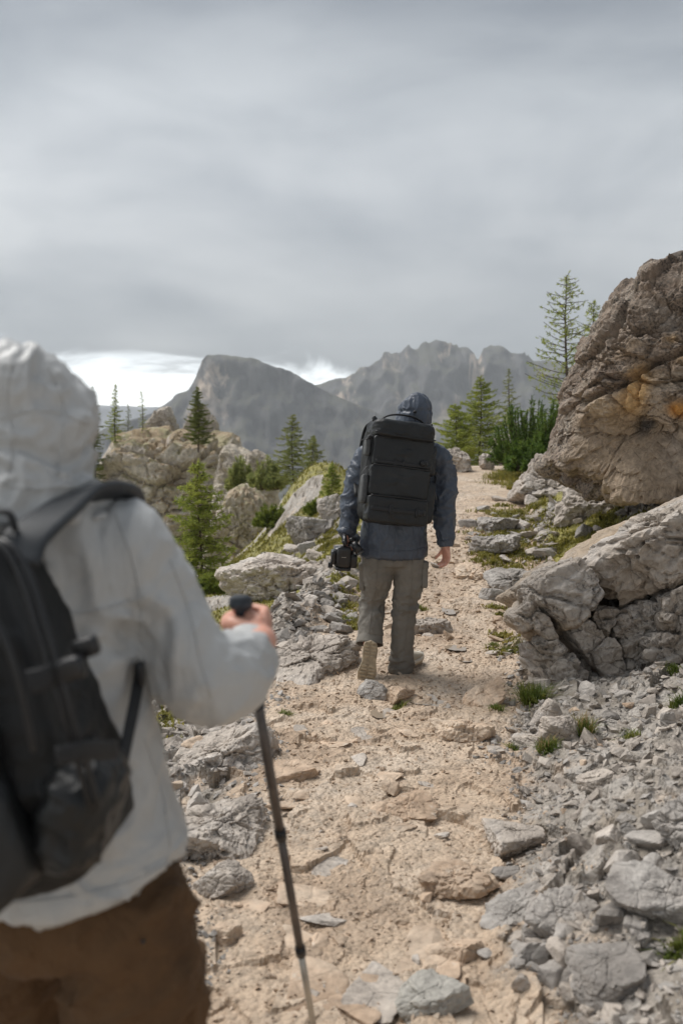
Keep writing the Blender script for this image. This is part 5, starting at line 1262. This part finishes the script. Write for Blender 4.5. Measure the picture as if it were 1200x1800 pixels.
def fold_f(V, N):
    d = np.linalg.norm(V - el, axis=1); fore = sstep(V[:, 1], 1.78, 1.86) * sstep(V[:, 0], -.30, -.22)
    q = fbm(V * 5, 3, 2)[:, None]
    arm = sstep(V[:, 0], -.37, -.32)
    a = crease(V * np.array([7, 4, 15]) + q * 1.3, 81); b = crease((V[:, [0, 2, 1]] + V[:, [2, 1, 0]] * .5) * np.array([15, 6, 6]) + q, 82); c = crease(V * np.array([9, 9, 3.5]) + q * 1.2, 83)
    e = crease(V * np.array([26, 9, 9]) + q * .8, 85)
    armpit = np.exp(-((V - np.array(A(240, 1110, 1.65))) ** 2).sum(1) / .008)
    pl1 = pleat(np.stack([V[:, 0] * 6 + V[:, 2] * 9, V[:, 1] * 6, V[:, 2] * 13 - V[:, 0] * 14], 1) + q * 1.5, 87); pl2 = pleat(np.stack([V[:, 0] * 17 + V[:, 2] * 4, V[:, 1] * 8, V[:, 2] * 5], 1) + q * 1.2, 88); pl3 = pleat(np.stack([V[:, 0] * 24, V[:, 1] * 9, V[:, 2] * 8], 1) + q, 89)
    return arm * (.008 * pl1 * (1 - fore) + .011 * fore * pl3) + (1 - arm) * .013 * pl2 + arm * (.005 * b + .013 * np.exp(-(d / .11) ** 2) * a + .008 * fore * e) + (1 - arm) * .005 * c + armpit * .026 * crease(V * np.array([18, 8, 5]) + q, 86) + .0008 * crease(V * 30, 84)
displace(jm, fold_f)
# open skirt of the jacket: a lower hem behind, as the photograph shows
V = verts_of(jm); k = sstep(-V[:, 2], -.98, -.86); V[:, 2] += k * (.012 * fbm(V * 6, 99, 2) + .035 * sstep(V[:, 0], -.42, -.28)); put_verts(jm, V)
jw = jm.copy(); jo = part('jacket', jm, M['white_shell'], fg, F0)
for P_ in ([(205, 905), (232, 980), (248, 1060), (250, 1130)], [(300, 985), (335, 1080), (352, 1160), (372, 1225)], [(110, 1080), (160, 1075), (215, 1062), (250, 1050)], [(255, 1300), (285, 1390), (300, 1490)], [(0, 1590), (120, 1578), (230, 1550), (312, 1510)]):
    seam(jw, P_, .0022, M['white_shell'], jo, F0)
hood = [solid([A(62, 905, 1.71), A(60, 868, 1.71), A(50, 825, 1.72), A(44, 775, 1.735), A(42, 715, 1.745), A(45, 670, 1.755), A(49, 642, 1.765), A(52, 628, 1.77)],
              [(.135, .13), (.115, .125), (.108, .125), (.113, .135), (.113, .14), (.095, .125), (.065, .085), (.035, .045)], n=46, ns=36)]
hm = remesh('hood', hood, .0065, 3)
def fold_fh(V, N):
    q = fbm(V * 6, 14, 2)[:, None]
    return .012 * fbm(V * 9, 90, 2) + .012 * pleat(np.stack([V[:, 0] * 12 + V[:, 2] * 8, V[:, 1] * 8, V[:, 2] * 10 - V[:, 0] * 9], 1) + q * 1.6, 94) + .010 * crease(V * np.array([6, 6, 9]) + q * 1.6, 91, 2) + .009 * crease(V * np.array([15, 8, 12]) + q * 1.5, 92) + .003 * crease(V * 30, 93)
displace(hm, fold_fh); hw2 = hm.copy(); hob = part('hood', hm, M['white_shell'], fg, F0)
for P_ in ([(0, 848), (50, 858), (100, 855), (140, 838)], [(20, 640), (12, 700), (20, 770), (15, 840)], [(85, 645), (110, 700), (112, 770), (100, 845)], [(0, 735), (60, 722), (110, 728), (155, 745)]):
    seam(hw2, P_, .0026, M['white_shell'], hob, F0)
tb = [solid([A(95, 1480, 1.75), A(95, 1560, 1.75), A(95, 1640, 1.75)], [(.20, .135), (.215, .15), (.18, .135)], n=14, ns=30)]
knR, knL = Vector((A(262, 1800, 1.80).x, 1.86, .50)), Vector((-.66, 1.98, .52))
tb += [solid([A(205, 1540, 1.75), A(225, 1660, 1.76), A(248, 1790, 1.79), knR, knR + Vector((0, -.02, -.2)), Vector((knR.x, 1.80, .10))], [.128, .128, .118, .095, .085, .082], n=36, ns=26, dome=.05)]
tb += [solid([A(-25, 1550, 1.76), A(10, 1660, 1.86), knL, knL + Vector((0, .02, -.2)), Vector((knL.x, 2.10, .10))], [.125, .122, .10, .085, .082], n=34, ns=26, dome=.05)]
tm = remesh('trousers', tb, .011, 4)
displace(tm, lambda V, N: .020 * pleat(np.stack([V[:, 0] * 6 + V[:, 2] * 6, V[:, 1] * 6, V[:, 2] * 12 - V[:, 0] * 8], 1), 97) + .009 * crease(V * np.array([6, 6, 11]) + fbm(V * 5, 3, 2)[:, None] * 1.2, 95) + .006 * crease(V * np.array([14, 14, 6]), 96))
to = part('trousers', tm, M['brown'], fg, F0)
c = A(335, 1770, 1.80); po = part('pocket', pmesh('pocket', [rbox(c, .022, .075, .085, 7, 4, Matrix.Rotation(.1, 4, 'Z'), 5, .006)]), M['brown'], fg, F0)
part('flap', pmesh('flap', [rbox((c.x + .004, c.y, c.z + .075), .026, .08, .022, 7, 3, Matrix.Rotation(.1, 4, 'Z'))]), M['brown'], po, F0)
part('button', pmesh('button', [cyl(A(252, 1655, 1.63), A(252, 1655, 1.622), .004)]), M['plastic'], fg, F0)
for kx, ky in ((knR.x, 1.74), (knL.x, 2.04)): shoe(fg, F0, frame((kx, ky, H(kx, ky + .1)), (1, 0, 0), (0, 1, 0)))
gp0, gp1 = A(424, 1064, 1.965), hit(563, 1885)
gp1.z = H(gp1.x, gp1.y); pdir = (gp1 - gp0).normalized()
gpt = gp0 + pdir * .055
S_ = -pdir; Df = Vector((.05, 1, .15)); hw_ = gpt + Vector((.036, -.066, -.006))
body = [solid([A(80, 1590, 1.74), A(75, 1300, 1.74), A(66, 1000, 1.74), A(58, 880, 1.74)], [(.16, .11), (.145, .11), (.165, .105), (.06, .06)], n=20), solid([A(205, 1560, 1.75), knR, Vector((knR.x, 1.80, .07))], [.09, .06, .045], n=14), solid([A(-25, 1560, 1.76), knL, Vector((knL.x, 2.10, .07))], [.09, .06, .045], n=14)]
body += head_parts(A(48, 740, 1.76), (.05, 1, -.1)) + [solid(fa[:4] + [hw_ - Vector((0, .05, .0)), hw_], [.06, .052, .045, .042, .03, .027], n=20), solid(fl, [.06, .05, .045, .04, .027], n=16)]
body += hand(hw_, Df, (-1, .1, .0), S_, (1.15, 1.15, 1.12, 1.1), .98, (.75, .25, .75), .5) + [solid([hw_ + Vector((-.012, .012, .012)), gpt + Vector((-.020, -.034, .016)), gpt + Vector((-.033, -.008, .014)), gpt + Vector((-.033, .022, .018)), gpt + Vector((-.024, .048, .022))], [.020, .019, .0165, .0145, .011], side=(0, 0, 1), n=18, ns=12, dome=.8)]
body += hand(fl[-1] + Vector((0, .02, -.03)), (.1, .5, -.9), (.9, 0, .1), (0, 1, .5), (.6, .6, .6, .6), .96)
part('body', remesh('body', body, .0048, 2, .25), M['skin'], fg, F0)
part('cuff', pmesh('cuff', [solid([fa[-1] + Vector((-.004, -.035, -.012)), fa[-1], fa[-1] + Vector((.003, .022, .008))], [.054, .053, .050], n=10, dome=.05)]), M['white_shell'], fg, F0)

# ---- trekking pole
tp = empty('trekking_pole', gp1); tag(tp, 'telescopic trekking pole with dark grip planted by the hiker in white', 'trekking pole')
def pp(d): return gp0 + pdir * d
L = (gp1 - gp0).length
d1 = .245; d2 = L * .435; d3 = L * .70
part('grip', pmesh('grip', [solid([pp(.0), pp(.02), pp(.05), pp(.09), pp(.13), pp(.17), pp(d1)], [.016, .0155, .0145, .0165, .0155, .0165, .0145], n=30, ns=18)]), M['foam'], tp, gp1)
kb = rbox((0, 0, 0), .023, .030, .016, 3.2, 4); part('grip_top', mk_mesh('k', kb[0] @ np.array(Matrix.Rotation(R(-14), 3, 'X')).T + np.array(pp(-.006)), kb[1], True), M['foam'], tp, gp1)
part('shaft', pmesh('shaft', [cyl(pp(d1 - .01), pp(d2), .0112)]), M['shaft'], tp, gp1)
part('shaft', pmesh('shaft', [cyl(pp(d2), pp(d3), .0101)]), M['shaft'], tp, gp1)
part('shaft', pmesh('shaft', [cyl(pp(d3), pp(L - .05), .0082)]), M['steel'], tp, gp1)
for d, r in ((d2, .0140), (d3, .0130)):
    part('clamp', pmesh('clamp', [cyl(pp(d - .014), pp(d + .012), r), cyl(pp(d + .012), pp(d + .016), r * .8)]), M['plastic'], tp, gp1)
part('tip', pmesh('tip', [cyl(pp(L - .06), pp(L + .01), .008, .003)]), M['plastic'], tp, gp1)
part('basket', pmesh('basket', [cyl(pp(L - .035), pp(L - .031), .016)]), M['plastic'], tp, gp1)

# ---- black daypack on his back
bk = empty('backpack', A(20, 1580, 1.46)); B0 = bk.location.copy()
tag(bk, 'black daypack with padded shoulder strap on the back of the hiker in white', 'backpack')
YP = 1.44
ol = [(-270, 1430), (-220, 1260), (-170, 1110), (-125, 990), (-60, 932), (5, 928), (55, 985), (98, 1100), (140, 1225), (185, 1325), (226, 1430), (205, 1485), (140, 1545), (0, 1595), (-130, 1575), (-210, 1510)]
cen = np.array(A(-15, 1290, YP + .06)); pl = sil_planes(ol + [ol[0]], YP + .04, cen, 1, 1)
pl = [((nv[0], nv[1] - .04, nv[2]), d) for nv, d in pl] + [((0, -1, .15), .135), ((0, 1, 0), .12), ((0, -1, -.5), .16)]
V, Fc, D = cut_rock(pl, 6, 16); V = V + D * (.010 * crease(V * np.array([7, 7, 9]), 5) + .004 * crease(V * 22, 6))[:, None] + cen
part('main_compartment', mk_mesh('m', V, Fc, True), M['black_nylon'], bk, B0)
V, Fc, D = cut_rock([(nv, d * .80) for nv, d in pl[:-3]] + [((0, -1, .12), .10), ((0, 1, 0), .10)], 5, 14); V = V + D * (.012 * crease(V * np.array([6, 6, 10]), 15))[:, None] + cen + np.array([-.035, -.085, -.03])
part('front_pocket', mk_mesh('m', V, Fc, True), M['black_nylon2'], bk, B0)
part('side_pocket', pmesh('m', [rbox(A(145, 1415, 1.42), .050, .095, .085, 3.2, 5, Matrix.Rotation(.25, 4, 'Y'), 6, .012, 10)]), M['black_nylon2'], bk, B0)
zp = [A(-60, 950, 1.40), A(0, 955, 1.375), A(40, 1020, 1.35), A(75, 1130, 1.325), A(115, 1270, 1.315), A(160, 1420, 1.325)]
for dz_ in (0, 1):
    part('zip', pmesh('m', [solid([p + Vector((.012 * dz_, 0, 0)) for p in zp], [.0045] * 6, n=30, ns=8)]), M['plastic'], bk, B0)
part('zip', pmesh('m', [solid([A(-80, 1060, 1.27), A(-20, 1075, 1.255), A(25, 1170, 1.245), A(60, 1320, 1.245)], [.004] * 4, n=24, ns=8)]), M['plastic'], bk, B0)
part('compression_strap', pmesh('m', [ribbon([A(50, 1200, 1.29), A(88, 1190, 1.305), A(125, 1168, 1.36), A(150, 1138, 1.44)], .016, .003, (0, .2, 1))]), M['webbing'], bk, B0)
b_ = part('buckle', pmesh('m', [rbox(A(118, 1178, 1.325), .026, .011, .016, 6, 3, Matrix.Rotation(-.3, 4, 'Y')), rbox(A(152, 1138, 1.36), .018, .010, .014, 6, 3, Matrix.Rotation(-.3, 4, 'Y'))]), M['plastic'], bk, B0)
part('compression_strap', pmesh('m', [ribbon([A(100, 1330, 1.27), A(150, 1320, 1.30), A(205, 1318, 1.37)], .013, .003, (0, .2, 1))]), M['webbing'], bk, B0)
part('shoulder_strap', pmesh('m', [ribbon([A(28, 985, 1.48), A(48, 945, 1.51), A(95, 905, 1.56), A(140, 872, 1.625), A(190, 866, 1.70), A(222, 885, 1.79), A(228, 960, 1.86), A(215, 1080, 1.88)], .036, .009, (1, .55, .35), 44)]), M['strap_pad'], bk, B0)
part('shoulder_strap', pmesh('m', [ribbon([A(-70, 960, 1.52), A(-85, 905, 1.58), A(-100, 885, 1.68), A(-110, 900, 1.79), A(-110, 1000, 1.87)], .036, .009, (1, -.4, .1), 34)]), M['strap_pad'], bk, B0)
part('webbing_strap', pmesh('m', [ribbon([A(246, 1150, 1.72), A(245, 1185, 1.68), A(238, 1230, 1.63), A(226, 1290, 1.57), A(214, 1350, 1.52)], .011, .0022, (.4, 1, .2), 24)]), M['webbing'], bk, B0)
part('buckle', pmesh('m', [rbox(A(246, 1185, 1.665), .009, .010, .022, 5, 3)]), M['plastic'], bk, B0)
part('grab_handle', pmesh('m', [ribbon([A(-35, 935, 1.50), A(-25, 905, 1.50), A(15, 902, 1.50), A(28, 932, 1.50)], .010, .004, (0, 1, 0), 18)]), M['webbing'], bk, B0)
